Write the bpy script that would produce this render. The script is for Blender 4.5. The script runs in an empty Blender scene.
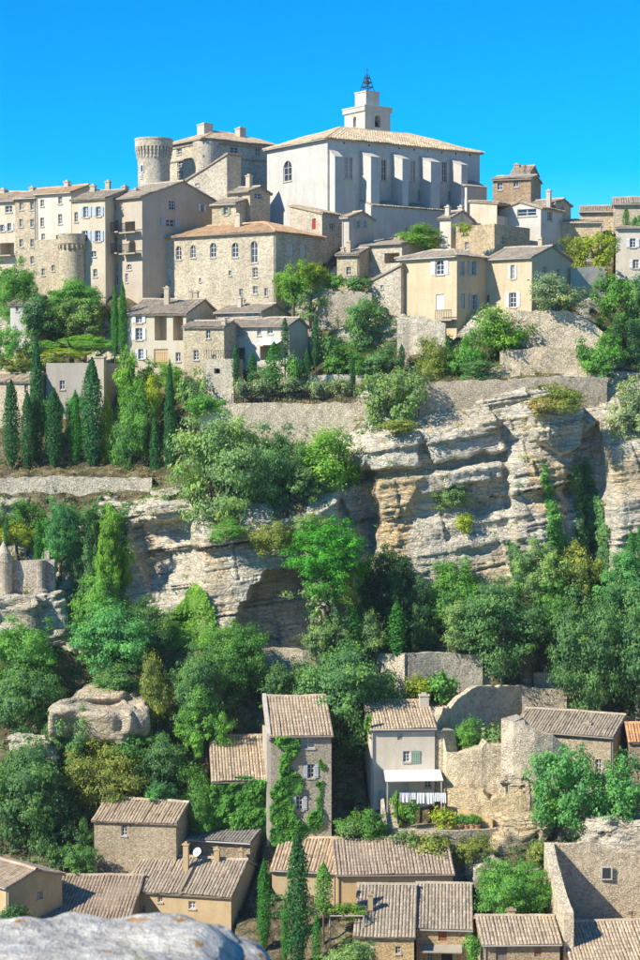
import bpy, math, random
import numpy as np
from mathutils import Vector
from mathutils.bvhtree import BVHTree

# ------------------------------------------------------------------ camera, sky, sun, exposure
scene = bpy.context.scene
COL = scene.collection
F = 1870.0                      # focal length in photograph pixels (640 x 960)
PITCH = math.radians(2.5)
cam_data = bpy.data.cameras.new('camera')
cam_data.sensor_fit = 'VERTICAL'
cam_data.sensor_height = 36.0
cam_data.lens = F / 960.0 * 36.0
cam_data.clip_start = 0.1
cam_data.clip_end = 8000
cam_data.dof.use_dof = True
cam_data.dof.focus_distance = 175
cam_data.dof.aperture_fstop = 8
cam = bpy.data.objects.new('camera', cam_data)
COL.objects.link(cam)
cam.location = (0, 0, 0)
cam.rotation_euler = (math.radians(90) - PITCH, 0, 0)
scene.camera = cam

SUN_AZ, SUN_EL = math.radians(57), math.radians(38)     # behind the camera, to its left
S = Vector((-math.sin(SUN_AZ) * math.cos(SUN_EL), -math.cos(SUN_AZ) * math.cos(SUN_EL), math.sin(SUN_EL)))
world = bpy.data.worlds.new('World')
scene.world = world
world.use_nodes = True
wn = world.node_tree
bg = wn.nodes['Background']
sky = wn.nodes.new('ShaderNodeTexSky')
sky.sky_type = 'NISHITA'
sky.sun_disc = False
sky.sun_elevation = SUN_EL
sky.sun_rotation = math.atan2(S.x, S.y)
sky.altitude = 800
sky.air_density = 1.0
sky.dust_density = 0.0
sky.ozone_density = 8.0
hs = wn.nodes.new('ShaderNodeHueSaturation')
hs.inputs['Saturation'].default_value = 1.26
hs.inputs['Hue'].default_value = 0.489
ga = wn.nodes.new('ShaderNodeGamma')
ga.inputs['Gamma'].default_value = 1.35
wn.links.new(sky.outputs[0], ga.inputs['Color'])
wn.links.new(ga.outputs[0], hs.inputs['Color'])
wn.links.new(hs.outputs[0], bg.inputs['Color'])
bg.inputs['Strength'].default_value = 0.074
sun_d = bpy.data.lights.new('sun', 'SUN')
sun_d.energy = 5.0
sun_d.angle = math.radians(0.5)
sun_d.color = (1.0, 0.93, 0.80)
sun = bpy.data.objects.new('sun', sun_d)
COL.objects.link(sun)
sun.location = (-60, -40, 120)
sun.rotation_euler = S.to_track_quat('Z', 'Y').to_euler()
scene.view_settings.view_transform = 'Standard'
scene.view_settings.look = 'None'
scene.view_settings.gamma = 1.0
scene.view_settings.exposure = 0.52
scene.cycles.max_bounces = 6
scene.cycles.diffuse_bounces = 3
scene.cycles.transparent_max_bounces = 4

random.seed(7)
rng = np.random.default_rng(7)

# ------------------------------------------------------------------ projection helpers
CP, SP = math.cos(PITCH), math.sin(PITCH)
def ray(px, py):
    xc, yc = (px - 320) / F, (480 - py) / F
    return Vector((xc, CP + yc * SP, -SP + yc * CP))
def at(px, py, Y):
    d = ray(px, py)
    return d * (Y / d.y)
def proj(p):
    f = p[1] * CP - p[2] * SP
    return 320 + F * p[0] / f, 480 - F * (p[1] * SP + p[2] * CP) / f

# ------------------------------------------------------------------ numpy noise
def _hash(ix, iy, iz, seed):
    n = (ix.astype(np.int64) * 374761393 + iy.astype(np.int64) * 668265263 + iz.astype(np.int64) * 2147483647 + seed * 974711) & 0x7fffffff
    n = ((n ^ (n >> 13)) * 1274126177) & 0x7fffffff
    n = ((n ^ (n >> 16)) * 1103515245 + 12345) & 0x7fffffff
    return ((n ^ (n >> 15)) & 0xffff) / 65535.0
def vnoise(x, y, z=0.0, seed=0):
    x, y, z = np.broadcast_arrays(np.asarray(x, float), np.asarray(y, float), np.asarray(z, float))
    ix, iy, iz = np.floor(x), np.floor(y), np.floor(z)
    fx, fy, fz = x - ix, y - iy, z - iz
    fx, fy, fz = (t * t * (3 - 2 * t) for t in (fx, fy, fz))
    r = 0
    for a in (0, 1):
        for b in (0, 1):
            for c in (0, 1):
                w = (fx if a else 1 - fx) * (fy if b else 1 - fy) * (fz if c else 1 - fz)
                r = r + w * _hash(ix + a, iy + b, iz + c, seed)
    return r * 2 - 1
def fbm(x, y, z=0.0, oct=4, seed=0):
    r, a, f = 0, 1.0, 1.0
    for o in range(oct):
        r = r + a * vnoise(x * f, y * f, z * f, seed + o * 17)
        a *= 0.5; f *= 2.03
    return r
def worley(x, y, seed=0):
    """nearest cell id value and edge distance"""
    ix, iy = np.floor(x), np.floor(y)
    d1 = np.full(x.shape, 9.0); d2 = np.full(x.shape, 9.0); v = np.zeros(x.shape)
    z = np.zeros(x.shape)
    for a in (-1, 0, 1):
        for b in (-1, 0, 1):
            cx, cy = ix + a, iy + b
            qx = cx + 0.15 + 0.7 * _hash(cx, cy, z, seed + 1)
            qy = cy + 0.15 + 0.7 * _hash(cx, cy, z, seed + 2)
            d = np.maximum(np.abs(qx - x), np.abs(qy - y))
            val = _hash(cx, cy, z, seed + 3)
            m = d < d1
            d2 = np.where(m, d1, np.minimum(d2, d))
            v = np.where(m, val, v)
            d1 = np.where(m, d, d1)
    return v, d2 - d1
def strata(x, b, seed, th, ln, amp, groove=.10):
    """blocky beds: hard-edged random offsets per bed and per block"""
    b = b + .22 * th * vnoise(x * .35 / ln, b * .4 / th, 0, seed + 8)
    q = b / th; i = np.floor(q); z = np.zeros_like(i)
    # uneven bed thickness
    q = q + .35 * (_hash(i, z, z, seed) - .5); i = np.floor(q); fb = q - i
    l2 = ln * (.6 + .9 * _hash(i, z + 3, z, seed + 1)); fx = x / l2 + 17 * _hash(i, z + 5, z, seed + 2); j = np.floor(fx); fj = fx - j
    val = _hash(i, j, z, seed + 3) * .6 + _hash(i, z, z + 1, seed + 4) * .4
    e1 = np.minimum(fb, 1 - fb) * th; e2 = np.minimum(fj, 1 - fj) * l2
    g = np.clip(1 - e1 / .09, 0, 1) * groove + np.clip(1 - e2 / .09, 0, 1) * groove * .8
    return amp * (val - .5) * 2 - g
def in_poly(px, py, poly):
    r = np.zeros(np.shape(px), bool)
    n = len(poly)
    for i in range(n):
        x1, y1 = poly[i]; x2, y2 = poly[(i + 1) % n]
        c = ((y1 > py) != (y2 > py)) & (px < (x2 - x1) * (py - y1) / ((y2 - y1) if y2 != y1 else 1e-9) + x1)
        r ^= c
    return r

# ------------------------------------------------------------------ materials
MATS = {}
class NT:
    def __init__(s, name):
        s.m = bpy.data.materials.new(name); s.m.use_nodes = True
        s.t = s.m.node_tree; s.b = s.t.nodes['Principled BSDF']; s.out = s.t.nodes['Material Output']
        MATS[name] = s.m
    def n(s, typ, **kw):
        nd = s.t.nodes.new(typ)
        for k, v in kw.items():
            if k.startswith('i_'):
                nd.inputs[k[2:].replace('_', ' ')].default_value = v
            else:
                setattr(nd, k, v)
        return nd
    def l(s, a, b): s.t.links.new(a, b)
    def coord(s, scale=(1, 1, 1), rot=(0, 0, 0), kind='Object'):
        tc = s.n('ShaderNodeTexCoord'); mp = s.n('ShaderNodeMapping')
        mp.inputs['Scale'].default_value = scale; mp.inputs['Rotation'].default_value = rot
        s.l(tc.outputs[kind], mp.inputs['Vector']); return mp.outputs[0]
    def noise(s, vec, scale, detail=4, rough=0.55):
        nd = s.n('ShaderNodeTexNoise'); nd.inputs['Scale'].default_value = scale
        nd.inputs['Detail'].default_value = detail; nd.inputs['Roughness'].default_value = rough
        s.l(vec, nd.inputs['Vector']); return nd.outputs['Fac']
    def ramp(s, fac, stops):
        r = s.n('ShaderNodeValToRGB'); e = r.color_ramp.elements
        while len(e) < len(stops): e.new(0.5)
        for k, (p, c) in enumerate(stops):
            e[k].position = p
            e[k].color = (c if isinstance(c, tuple) else (c, c, c)) + (1,)
        s.l(fac, r.inputs[0]); return r.outputs[0]
    def mix(s, fac, a, b, mode='MIX'):
        m = s.n('ShaderNodeMix', data_type='RGBA', blend_type=mode)
        for sock, v in ((m.inputs[0], fac), (m.inputs[6], a), (m.inputs[7], b)):
            if hasattr(v, 'is_linked'): s.l(v, sock)
            elif isinstance(v, tuple): sock.default_value = v + (1,)
            else: sock.default_value = v
        return m.outputs[2]
    def math(s, op, a, b=None):
        m = s.n('ShaderNodeMath', operation=op)
        for sock, v in ((m.inputs[0], a), (m.inputs[1], b)):
            if v is None: continue
            if hasattr(v, 'is_linked'): s.l(v, sock)
            else: sock.default_value = v
        return m.outputs[0]
    def bump(s, h, strength, dist):
        b = s.n('ShaderNodeBump'); b.inputs['Strength'].default_value = strength; b.inputs['Distance'].default_value = dist
        s.l(h, b.inputs['Height']); s.l(b.outputs[0], s.b.inputs['Normal'])
    def ocol(s): return s.n('ShaderNodeObjectInfo').outputs['Color']
    def attr(s, name): return s.n('ShaderNodeAttribute', attribute_name=name).outputs['Fac']
    def fin(s, col, rough=0.9):
        s.l(col, s.b.inputs['Base Color']); s.b.inputs['Roughness'].default_value = rough
        s.b.inputs['Specular IOR Level'].default_value = 0.25

def mk_materials():
    # rubble stone masonry
    m = NT('stone'); v = m.coord((1, 1, 1.7))
    vo = m.n('ShaderNodeTexVoronoi', feature='F1', voronoi_dimensions='3D'); vo.inputs['Scale'].default_value = 4.6
    m.l(v, vo.inputs['Vector'])
    ve = m.n('ShaderNodeTexVoronoi', feature='DISTANCE_TO_EDGE', voronoi_dimensions='3D'); ve.inputs['Scale'].default_value = 4.6
    m.l(v, ve.inputs['Vector'])
    sep = m.n('ShaderNodeSeparateColor'); m.l(vo.outputs['Color'], sep.inputs[0])
    c = m.ramp(sep.outputs[0], [(0.0, (0.56, 0.55, 0.53)), (0.3, (0.80, 0.78, 0.74)), (0.55, (1.0, 0.97, 0.90)), (0.8, (0.90, 0.85, 0.76)), (1.0, (1.10, 1.08, 1.02))])
    edge = m.ramp(ve.outputs['Distance'], [(0.0, 0.0), (0.09, 1.0)])
    c = m.mix(edge, (0.80, 0.78, 0.74), c)
    big = m.noise(m.coord((0.5, 0.5, 0.22)), 0.8, 5, 0.65)
    c = m.mix(m.ramp(big, [(0.36, 0.9), (0.6, 0.0)]), c, m.mix(0.6, c, (0.55, 0.53, 0.52), 'MULTIPLY'))
    fine = m.noise(m.coord(), 9, 3)
    c = m.mix(0.5, c, m.ramp(fine, [(0.3, 0.62), (0.7, 1.0)]), 'MULTIPLY')
    c = m.mix(1.0, c, m.ocol(), 'MULTIPLY')
    c = m.mix(1.0, c, (0.90, 0.865, 0.79), 'MULTIPLY')
    m.fin(c, 0.93)
    m.bump(m.math('ADD', edge, m.math('MULTIPLY', fine, 0.6)), 0.75, 0.06)
    # field-stone rubble
    m = NT('rubble'); v = m.coord((1, 1, 1.7))
    vo = m.n('ShaderNodeTexVoronoi', feature='F1', voronoi_dimensions='3D'); vo.inputs['Scale'].default_value = 4.0
    m.l(v, vo.inputs['Vector'])
    ve = m.n('ShaderNodeTexVoronoi', feature='DISTANCE_TO_EDGE', voronoi_dimensions='3D'); ve.inputs['Scale'].default_value = 4.0
    m.l(v, ve.inputs['Vector'])
    sep = m.n('ShaderNodeSeparateColor'); m.l(vo.outputs['Color'], sep.inputs[0])
    c = m.ramp(sep.outputs[0], [(0.0, (0.42, 0.41, 0.39)), (0.3, (0.80, 0.78, 0.74)), (0.55, (1.0, 0.97, 0.90)), (0.8, (0.90, 0.85, 0.76)), (1.0, (1.10, 1.08, 1.02))])
    edge = m.ramp(ve.outputs['Distance'], [(0.0, 0.0), (0.09, 1.0)])
    c = m.mix(edge, (0.66, 0.63, 0.57), c)
    big = m.noise(m.coord((0.5, 0.5, 0.22)), 0.8, 5, 0.65)
    c = m.mix(m.ramp(big, [(0.36, 0.9), (0.6, 0.0)]), c, m.mix(0.6, c, (0.55, 0.53, 0.52), 'MULTIPLY'))
    fine = m.noise(m.coord(), 9, 3)
    ptc = m.noise(m.coord((1, 1, 0.8)), 0.75, 6, 0.7)
    msk = m.ramp(ptc, [(0.42, 0.08), (0.64, 0.85)])
    ren = m.ramp(m.noise(m.coord(), 3.5, 6, 0.7), [(0.3, (0.62, 0.59, 0.54)), (0.5, (0.86, 0.82, 0.75)), (0.7, (1.02, 0.98, 0.90))])
    c = m.mix(msk, c, ren)
    c = m.mix(0.5, c, m.ramp(fine, [(0.3, 0.62), (0.7, 1.0)]), 'MULTIPLY')
    c = m.mix(1.0, c, m.ocol(), 'MULTIPLY')
    c = m.mix(1.0, c, (1.04, 1.0, 0.93), 'MULTIPLY')
    m.fin(c, 0.93)
    inv = m.math('SUBTRACT', 1.0, msk)
    m.bump(m.math('ADD', m.math('MULTIPLY', edge, inv), m.math('MULTIPLY', fine, 0.9)), 0.9, 0.09)
    # lime render with stains
    m = NT('plaster')
    st = m.noise(m.coord((1.2, 1.2, 0.16)), 1.2, 5, 0.6)
    pa = m.noise(m.coord(), 0.5, 5, 0.65)
    fi = m.noise(m.coord(), 7, 4, 0.6)
    c = m.mix(m.ramp(st, [(0.46, 0.0), (0.78, 0.5)]), (1.0, 1.0, 1.0), (0.70, 0.67, 0.62))
    c = m.mix(m.ramp(pa, [(0.45, 0.0), (0.7, 0.6)]), c, (0.80, 0.74, 0.66))
    mid = m.noise(m.coord((1, 1, 0.6)), 2.2, 6, 0.7)
    c = m.mix(m.ramp(mid, [(0.52, 0.0), (0.72, 0.5)]), c, (0.70, 0.68, 0.65))
    c = m.mix(0.4, c, m.ramp(fi, [(0.3, 0.66), (0.65, 1.0)]), 'MULTIPLY')
    c = m.mix(1.0, c, m.ocol(), 'MULTIPLY')
    c = m.mix(1.0, c, (0.72, 0.69, 0.64), 'MULTIPLY')
    m.fin(c, 0.92); m.bump(m.math('ADD', fi, m.math('MULTIPLY', pa, 1.0)), 0.35, 0.04)
    # clay roof tiles (per tile tint stored on the mesh)
    m = NT('tile')
    t = m.attr('tint')
    c = m.ramp(t, [(0.0, (0.34, 0.30, 0.27)), (0.25, (0.60, 0.54, 0.48)), (0.5, (0.78, 0.72, 0.65)), (0.75, (0.92, 0.87, 0.80)), (0.9, (0.84, 0.68, 0.56)), (1.0, (1.15, 1.12, 1.05))])
    n1 = m.noise(m.coord(), 0.7, 5, 0.7)
    c = m.mix(m.ramp(n1, [(0.38, 0.85), (0.62, 0.0)]), c, m.mix(0.65, c, (0.55, 0.54, 0.53)))
    n2 = m.noise(m.coord(), 8, 3)
    c = m.mix(0.6, c, m.ramp(n2, [(0.32, 0.5), (0.62, 1.0)]), 'MULTIPLY')
    c = m.mix(1.0, c, m.ocol(), 'MULTIPLY')
    c = m.mix(1.0, c, (0.97, 0.94, 0.86), 'MULTIPLY')
    m.fin(c, 0.9); m.bump(n2, 0.4, 0.03)
    # limestone cliff
    m = NT('rock')
    bed = m.coord((0.10, 0.10, 1.0), (0, math.radians(9), 0), 'Object')
    wp = m.noise(m.coord(), 0.35, 4, 0.6)
    b1 = m.noise(bed, 1.15, 8, 0.7)
    b2 = m.noise(m.coord((0.5, 0.5, 2.6), (0, math.radians(9), 0)), 1.9, 6, 0.7)
    c = m.ramp(b1, [(0.22, (0.48, 0.465, 0.43)), (0.42, (0.67, 0.64, 0.565)), (0.55, (0.80, 0.745, 0.625)), (0.75, (0.88, 0.84, 0.745))])
    och = m.noise(m.coord((0.8, 0.8, 0.7)), 0.17, 4, 0.6)
    c = m.mix(m.ramp(och, [(0.50, 0.0), (0.66, 0.8)]), c, m.mix(0.6, c, (0.72, 0.58, 0.38)))
    c = m.mix(m.math('MULTIPLY', m.attr('ochre'), m.ramp(m.noise(m.coord((1, 1, 1.6)), 0.5, 5, 0.65), [(0.32, 0.4), (0.55, 1.2)])), c, (0.76, 0.58, 0.34))
    strk = m.noise(m.coord((1.1, 1.1, 0.07)), 0.85, 5, 0.6)
    c = m.mix(m.ramp(strk, [(0.55, 0.0), (0.70, 0.75)]), c, (0.26, 0.26, 0.27))
    c = m.mix(0.5, c, m.ramp(b2, [(0.36, 0.45), (0.55, 1.0)]), 'MULTIPLY')
    pv = m.noise(m.coord(), 3.2, 5, 0.7)
    c = m.mix(0.5, c, m.ramp(pv, [(0.34, 0.5), (0.6, 1.0)]), 'MULTIPLY')
    pat = m.noise(m.coord((0.35, 0.35, 0.9), (0, math.radians(9), 0)), 0.55, 6, 0.7)
    c = m.mix(m.ramp(pat, [(0.50, 0.0), (0.66, 0.5)]), c, m.mix(0.7, c, (0.47, 0.475, 0.485)))
    wn_ = m.n('ShaderNodeTexNoise'); wn_.inputs['Scale'].default_value = 1.1; m.l(m.coord(), wn_.inputs['Vector'])
    wv_ = m.n('ShaderNodeVectorMath', operation='MULTIPLY_ADD'); m.l(wn_.outputs['Color'], wv_.inputs[0]); wv_.inputs[1].default_value = (0.7, 0.7, 0.4); m.l(m.coord((0.42, 0.42, 1.25), (0, math.radians(9), 0)), wv_.inputs[2])
    ck = m.n('ShaderNodeTexVoronoi', feature='DISTANCE_TO_EDGE'); ck.inputs['Scale'].default_value = 1.15; m.l(wv_.outputs[0], ck.inputs['Vector'])
    ck2 = m.n('ShaderNodeTexVoronoi', feature='DISTANCE_TO_EDGE'); ck2.inputs['Scale'].default_value = 3.4; m.l(wv_.outputs[0], ck2.inputs['Vector'])
    crk = m.math('MULTIPLY', m.ramp(ck.outputs['Distance'], [(0.0, 0.25), (0.05, 1.0)]), m.ramp(ck2.outputs['Distance'], [(0.0, 0.55), (0.07, 1.0)]))
    c = m.mix(0.34, c, m.ramp(crk, [(0.0, 0.15), (1.0, 1.0)]), 'MULTIPLY')
    c = m.mix(1.0, c, (1.07, 1.025, 0.925), 'MULTIPLY')
    soil = m.ramp(m.noise(m.coord(), 0.9, 6, 0.7), [(0.3, (0.045, 0.050, 0.022)), (0.47, (0.13, 0.11, 0.055)), (0.66, (0.33, 0.27, 0.16))])
    c = m.mix(m.ramp(m.attr('rock'), [(0.35, 0.0), (0.6, 1.0)]), soil, c)
    m.fin(c, 0.95)
    m.bump(m.math('ADD', m.math('ADD', m.math('MULTIPLY', b2, 1.0), m.math('MULTIPLY', pv, 0.9)), m.math('MULTIPLY', crk, 0.6)), 1.0, 0.22)
    # pale lichened boulder close to the camera
    m = NT('lichen_rock')
    a = m.noise(m.coord(), 5, 8, 0.72); b_ = m.noise(m.coord(), 17, 5, 0.7)
    c = m.ramp(a, [(0.3, (0.34, 0.31, 0.27)), (0.48, (0.64, 0.60, 0.53)), (0.66, (0.86, 0.82, 0.73))])
    li = m.noise(m.coord((1, 1, 1), (0.4, 0.7, 0.1)), 8.5, 3, 0.5)
    c = m.mix(m.ramp(li, [(0.625, 0.0), (0.68, 0.9)]), c, (0.58, 0.27, 0.06))
    li2 = m.noise(m.coord((1, 1, 1), (1.4, 0.2, 0.9)), 6, 4, 0.5)
    c = m.mix(m.ramp(li2, [(0.56, 0.0), (0.66, 0.7)]), c, (0.36, 0.36, 0.20))
    c = m.mix(0.5, c, m.ramp(b_, [(0.35, 0.5), (0.6, 1.0)]), 'MULTIPLY')
    m.fin(c, 0.9); m.bump(m.math('ADD', a, m.math('MULTIPLY', b_, 0.7)), 1.0, 0.05)
    # leaves
    m = NT('leaf')
    t = m.attr('tint')
    oi = m.n('ShaderNodeObjectInfo')
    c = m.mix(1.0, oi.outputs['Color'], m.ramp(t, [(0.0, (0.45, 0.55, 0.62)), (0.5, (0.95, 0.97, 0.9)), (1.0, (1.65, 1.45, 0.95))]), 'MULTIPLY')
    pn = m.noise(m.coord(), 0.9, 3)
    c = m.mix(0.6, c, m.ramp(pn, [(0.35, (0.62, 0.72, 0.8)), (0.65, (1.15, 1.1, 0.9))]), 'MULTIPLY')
    m.fin(c, 0.62)
    tr = m.n('ShaderNodeBsdfTranslucent'); m.l(m.mix(1.0, c, (1.3, 1.35, 0.4), 'MULTIPLY'), tr.inputs['Color'])
    ms = m.n('ShaderNodeMixShader'); ms.inputs[0].default_value = 0.42
    m.l(m.b.outputs[0], ms.inputs[1]); m.l(tr.outputs[0], ms.inputs[2]); m.l(ms.outputs[0], m.out.inputs['Surface'])
    # bark
    m = NT('bark'); n1 = m.noise(m.coord((1, 1, 0.25)), 9, 5)
    m.fin(m.ramp(n1, [(0.3, (0.05, 0.04, 0.03)), (0.7, (0.19, 0.16, 0.125))]), 0.95); m.bump(n1, 0.8, 0.04)
    # glass, painted wood, iron, cloth, terracotta, plain tinted
    m = NT('glass'); rn = m.n('ShaderNodeObjectInfo').outputs['Random']; m.l(m.ramp(rn, [(0.0, (0.018, 0.024, 0.034)), (0.55, (0.05, 0.06, 0.075)), (0.70, (0.10, 0.11, 0.12)), (0.82, (0.34, 0.32, 0.29))]), m.b.inputs['Base Color']); m.b.inputs['Roughness'].default_value = 0.18
    m = NT('painted'); n1 = m.noise(m.coord((6, 6, 0.8)), 3, 4)
    m.fin(m.mix(0.4, m.ocol(), m.ramp(n1, [(0.3, 0.6), (0.7, 1.0)]), 'MULTIPLY'), 0.7)
    m = NT('iron'); m.b.inputs['Base Color'].default_value = (0.03, 0.03, 0.035, 1); m.b.inputs['Roughness'].default_value = 0.5; m.b.inputs['Metallic'].default_value = 0.6
    m = NT('cloth'); n1 = m.noise(m.coord((4, 1, 0.5)), 3, 3)
    m.fin(m.mix(1.0, m.ocol(), m.ramp(n1, [(0.3, 0.8), (0.7, 1.0)]), 'MULTIPLY'), 0.85)
mk_materials()

# ------------------------------------------------------------------ mesh helpers
class MB:
    def __init__(s): s.v = []; s.f = []; s.t = []
    def add(s, vs, fs, tint=0.5):
        o = len(s.v); s.v.extend([tuple(p) for p in vs]); s.f.extend([tuple(i + o for i in f) for f in fs]); s.t.extend([tint] * len(vs))
    def box(s, x0, x1, y0, y1, z0, z1, tint=0.5):
        s.add([(x0, y0, z0), (x1, y0, z0), (x1, y1, z0), (x0, y1, z0), (x0, y0, z1), (x1, y0, z1), (x1, y1, z1), (x0, y1, z1)],
              [(0, 3, 2, 1), (4, 5, 6, 7), (0, 1, 5, 4), (1, 2, 6, 5), (2, 3, 7, 6), (3, 0, 4, 7)], tint)
    def obox(s, c, ax, ay, az, hx, hy, hz, tint=0.5):
        c, ax, ay, az = (Vector(q) for q in (c, ax, ay, az))
        P = [c + ax * (a * hx) + ay * (b * hy) + az * (d * hz) for d in (-1, 1) for a, b in ((-1, -1), (1, -1), (1, 1), (-1, 1))]
        s.add(P, [(0, 3, 2, 1), (4, 5, 6, 7), (0, 1, 5, 4), (1, 2, 6, 5), (2, 3, 7, 6), (3, 0, 4, 7)], tint)
    def bar(s, p, q, r):
        p, q = Vector(p), Vector(q); d = (q - p)
        L = d.length
        if L < 1e-6: return
        d /= L; a = d.orthogonal().normalized(); b = d.cross(a)
        s.obox((p + q) / 2, a, b, d, r, r, L / 2)
    def tube(s, pts, rad, n=8, cap=True):
        o = len(s.v); pts = [Vector(p) for p in pts]; vs = []
        for k, p in enumerate(pts):
            d = (pts[min(k + 1, len(pts) - 1)] - pts[max(k - 1, 0)]).normalized()
            a = Vector((1, 0, 0)) if abs(d.x) < 0.9 else Vector((0, 1, 0))
            a = (a - d * a.dot(d)).normalized(); b = d.cross(a)
            for i in range(n):
                th = 2 * math.pi * i / n
                vs.append(p + (a * math.cos(th) + b * math.sin(th)) * rad[k])
        fs = []
        for k in range(len(pts) - 1):
            for i in range(n):
                j = (i + 1) % n
                fs.append((k * n + i, k * n + j, (k + 1) * n + j, (k + 1) * n + i))
        if cap:
            fs.append(tuple(reversed(range(n)))); fs.append(tuple((len(pts) - 1) * n + i for i in range(n)))
        s.add(vs, fs)
    def lathe(s, prof, n=24, c=(0, 0), cap=True):
        vs = [(c[0] + r * math.cos(2 * math.pi * i / n), c[1] + r * math.sin(2 * math.pi * i / n), z) for r, z in prof for i in range(n)]
        fs = [(k * n + i, k * n + (i + 1) % n, (k + 1) * n + (i + 1) % n, (k + 1) * n + i) for k in range(len(prof) - 1) for i in range(n)]
        if cap: fs.append(tuple((len(prof) - 1) * n + i for i in range(n)))
        s.add(vs, fs)
    def mesh(s, name, mat):
        me = bpy.data.meshes.new(name); me.from_pydata(s.v, [], s.f)
        a = me.attributes.new('tint', 'FLOAT', 'POINT'); a.data.foreach_set('value', s.t)
        me.materials.append(MATS[mat]); return me
    def build(s, name, mat, parent=None, color=None, kind=None):
        return link(name, s.mesh(name, mat), parent, color, kind)
def link(name, me, parent=None, color=None, kind=None):
    o = bpy.data.objects.new(name, me); COL.objects.link(o)
    if parent is not None: o.parent = parent
    if color is not None: o.color = tuple(color) + (1,)
    if kind: o['kind'] = kind
    return o
def tag(o, label, cat, group=None):
    o['label'] = label; o['category'] = cat
    if group: o['group'] = group
    return o
def empty(name, loc, rz=0.0):
    o = bpy.data.objects.new(name, None); COL.objects.link(o)
    o.location = loc; o.rotation_euler = (0, 0, rz); o.empty_display_size = 0.5
    return o
def np_mesh(name, verts, quads, mat, attrs=None, smooth=False):
    me = bpy.data.meshes.new(name)
    nv, nq = len(verts), len(quads)
    me.vertices.add(nv); me.vertices.foreach_set('co', np.asarray(verts, np.float32).ravel())
    me.loops.add(nq * 4); me.loops.foreach_set('vertex_index', np.asarray(quads, np.int32).ravel())
    me.polygons.add(nq); me.polygons.foreach_set('loop_start', np.arange(0, nq * 4, 4, dtype=np.int32))
    me.update(calc_edges=True)
    for k, val in (attrs or {}).items():
        a = me.attributes.new(k, 'FLOAT', 'POINT'); a.data.foreach_set('value', np.asarray(val, np.float32))
    if smooth: me.polygons.foreach_set('use_smooth', np.ones(nq, bool))
    me.materials.append(MATS[mat]); me.validate(); return me

# ------------------------------------------------------------------ roof tiles
def tile_plane(mb, P0, e, s, n, poly, sp=0.26, L=0.5, lift=0.02, bias=0.0):
    """canal tiles on a convex roof plane; poly is in (e, s) metres, s uphill"""
    e, s, n, P0 = Vector(e), Vector(s), Vector(n), Vector(P0)
    a0, a1 = min(p[0] for p in poly), max(p[0] for p in poly)
    k = max(1, round((a1 - a0) / sp)); w = (a1 - a0) / k; r = w * 0.46
    arch = [(math.cos(math.pi * q / 4), math.sin(math.pi * q / 4)) for q in range(5)]
    for i in range(k):
        ec = a0 + (i + 0.5) * w
        ss = []
        for q in range(len(poly)):
            (x1, y1), (x2, y2) = poly[q], poly[(q + 1) % len(poly)]
            if (x1 <= ec < x2) or (x2 <= ec < x1):
                ss.append(y1 + (y2 - y1) * (ec - x1) / (x2 - x1))
        if len(ss) < 2: continue
        s0, s1 = min(ss), max(ss)
        m = max(1, round((s1 - s0) / L)); st = (s1 - s0) / m
        wob = random.uniform(-0.02, 0.02); rowt = random.uniform(-.12, .12)
        for j in range(m):
            b0, b1 = s0 + j * st - 0.04 + random.uniform(-.03, .03), s0 + (j + 1) * st + 0.02
            dx = wob + random.uniform(-0.012, 0.012); hz = random.uniform(0, 0.012)
            vs = []
            for bb, rr, up in ((b0, r * 1.05, lift + 0.025 + hz), (b1, r * 0.86, lift + hz)):
                for ca, sa in arch:
                    vs.append(P0 + e * (ec + dx + ca * rr) + s * bb + n * (up + sa * rr * 0.8))
            mb.add(vs, [(q + 1, q, q + 5, q + 6) for q in range(4)] + [(0, 1, 2, 3, 4)], min(1, max(0, random.betavariate(4, 4) + bias + rowt + (random.uniform(-.3, .4) if random.random() < .07 else 0))))
def ridge_tiles(mb, A, B, r=0.17, up=0.05):
    A, B = Vector(A), Vector(B); d = B - A; L = d.length
    if L < 0.3: return
    d /= L; sd = d.cross(Vector((0, 0, 1))).normalized(); u = sd.cross(d)
    m = max(1, round(L / 0.45)); st = L / m
    for j in range(m):
        vs = []
        for bb, rr in ((j * st - .03, r * 1.06), ((j + 1) * st + .02, r * 0.9)):
            for q in range(5):
                th = math.pi * q / 4
                vs.append(A + d * bb + sd * (math.cos(th) * rr) + u * (up + math.sin(th) * rr * .9))
        mb.add(vs, [(q + 1, q, q + 5, q + 6) for q in range(4)] + [(0, 1, 2, 3, 4)], random.uniform(.45, 1))

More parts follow.
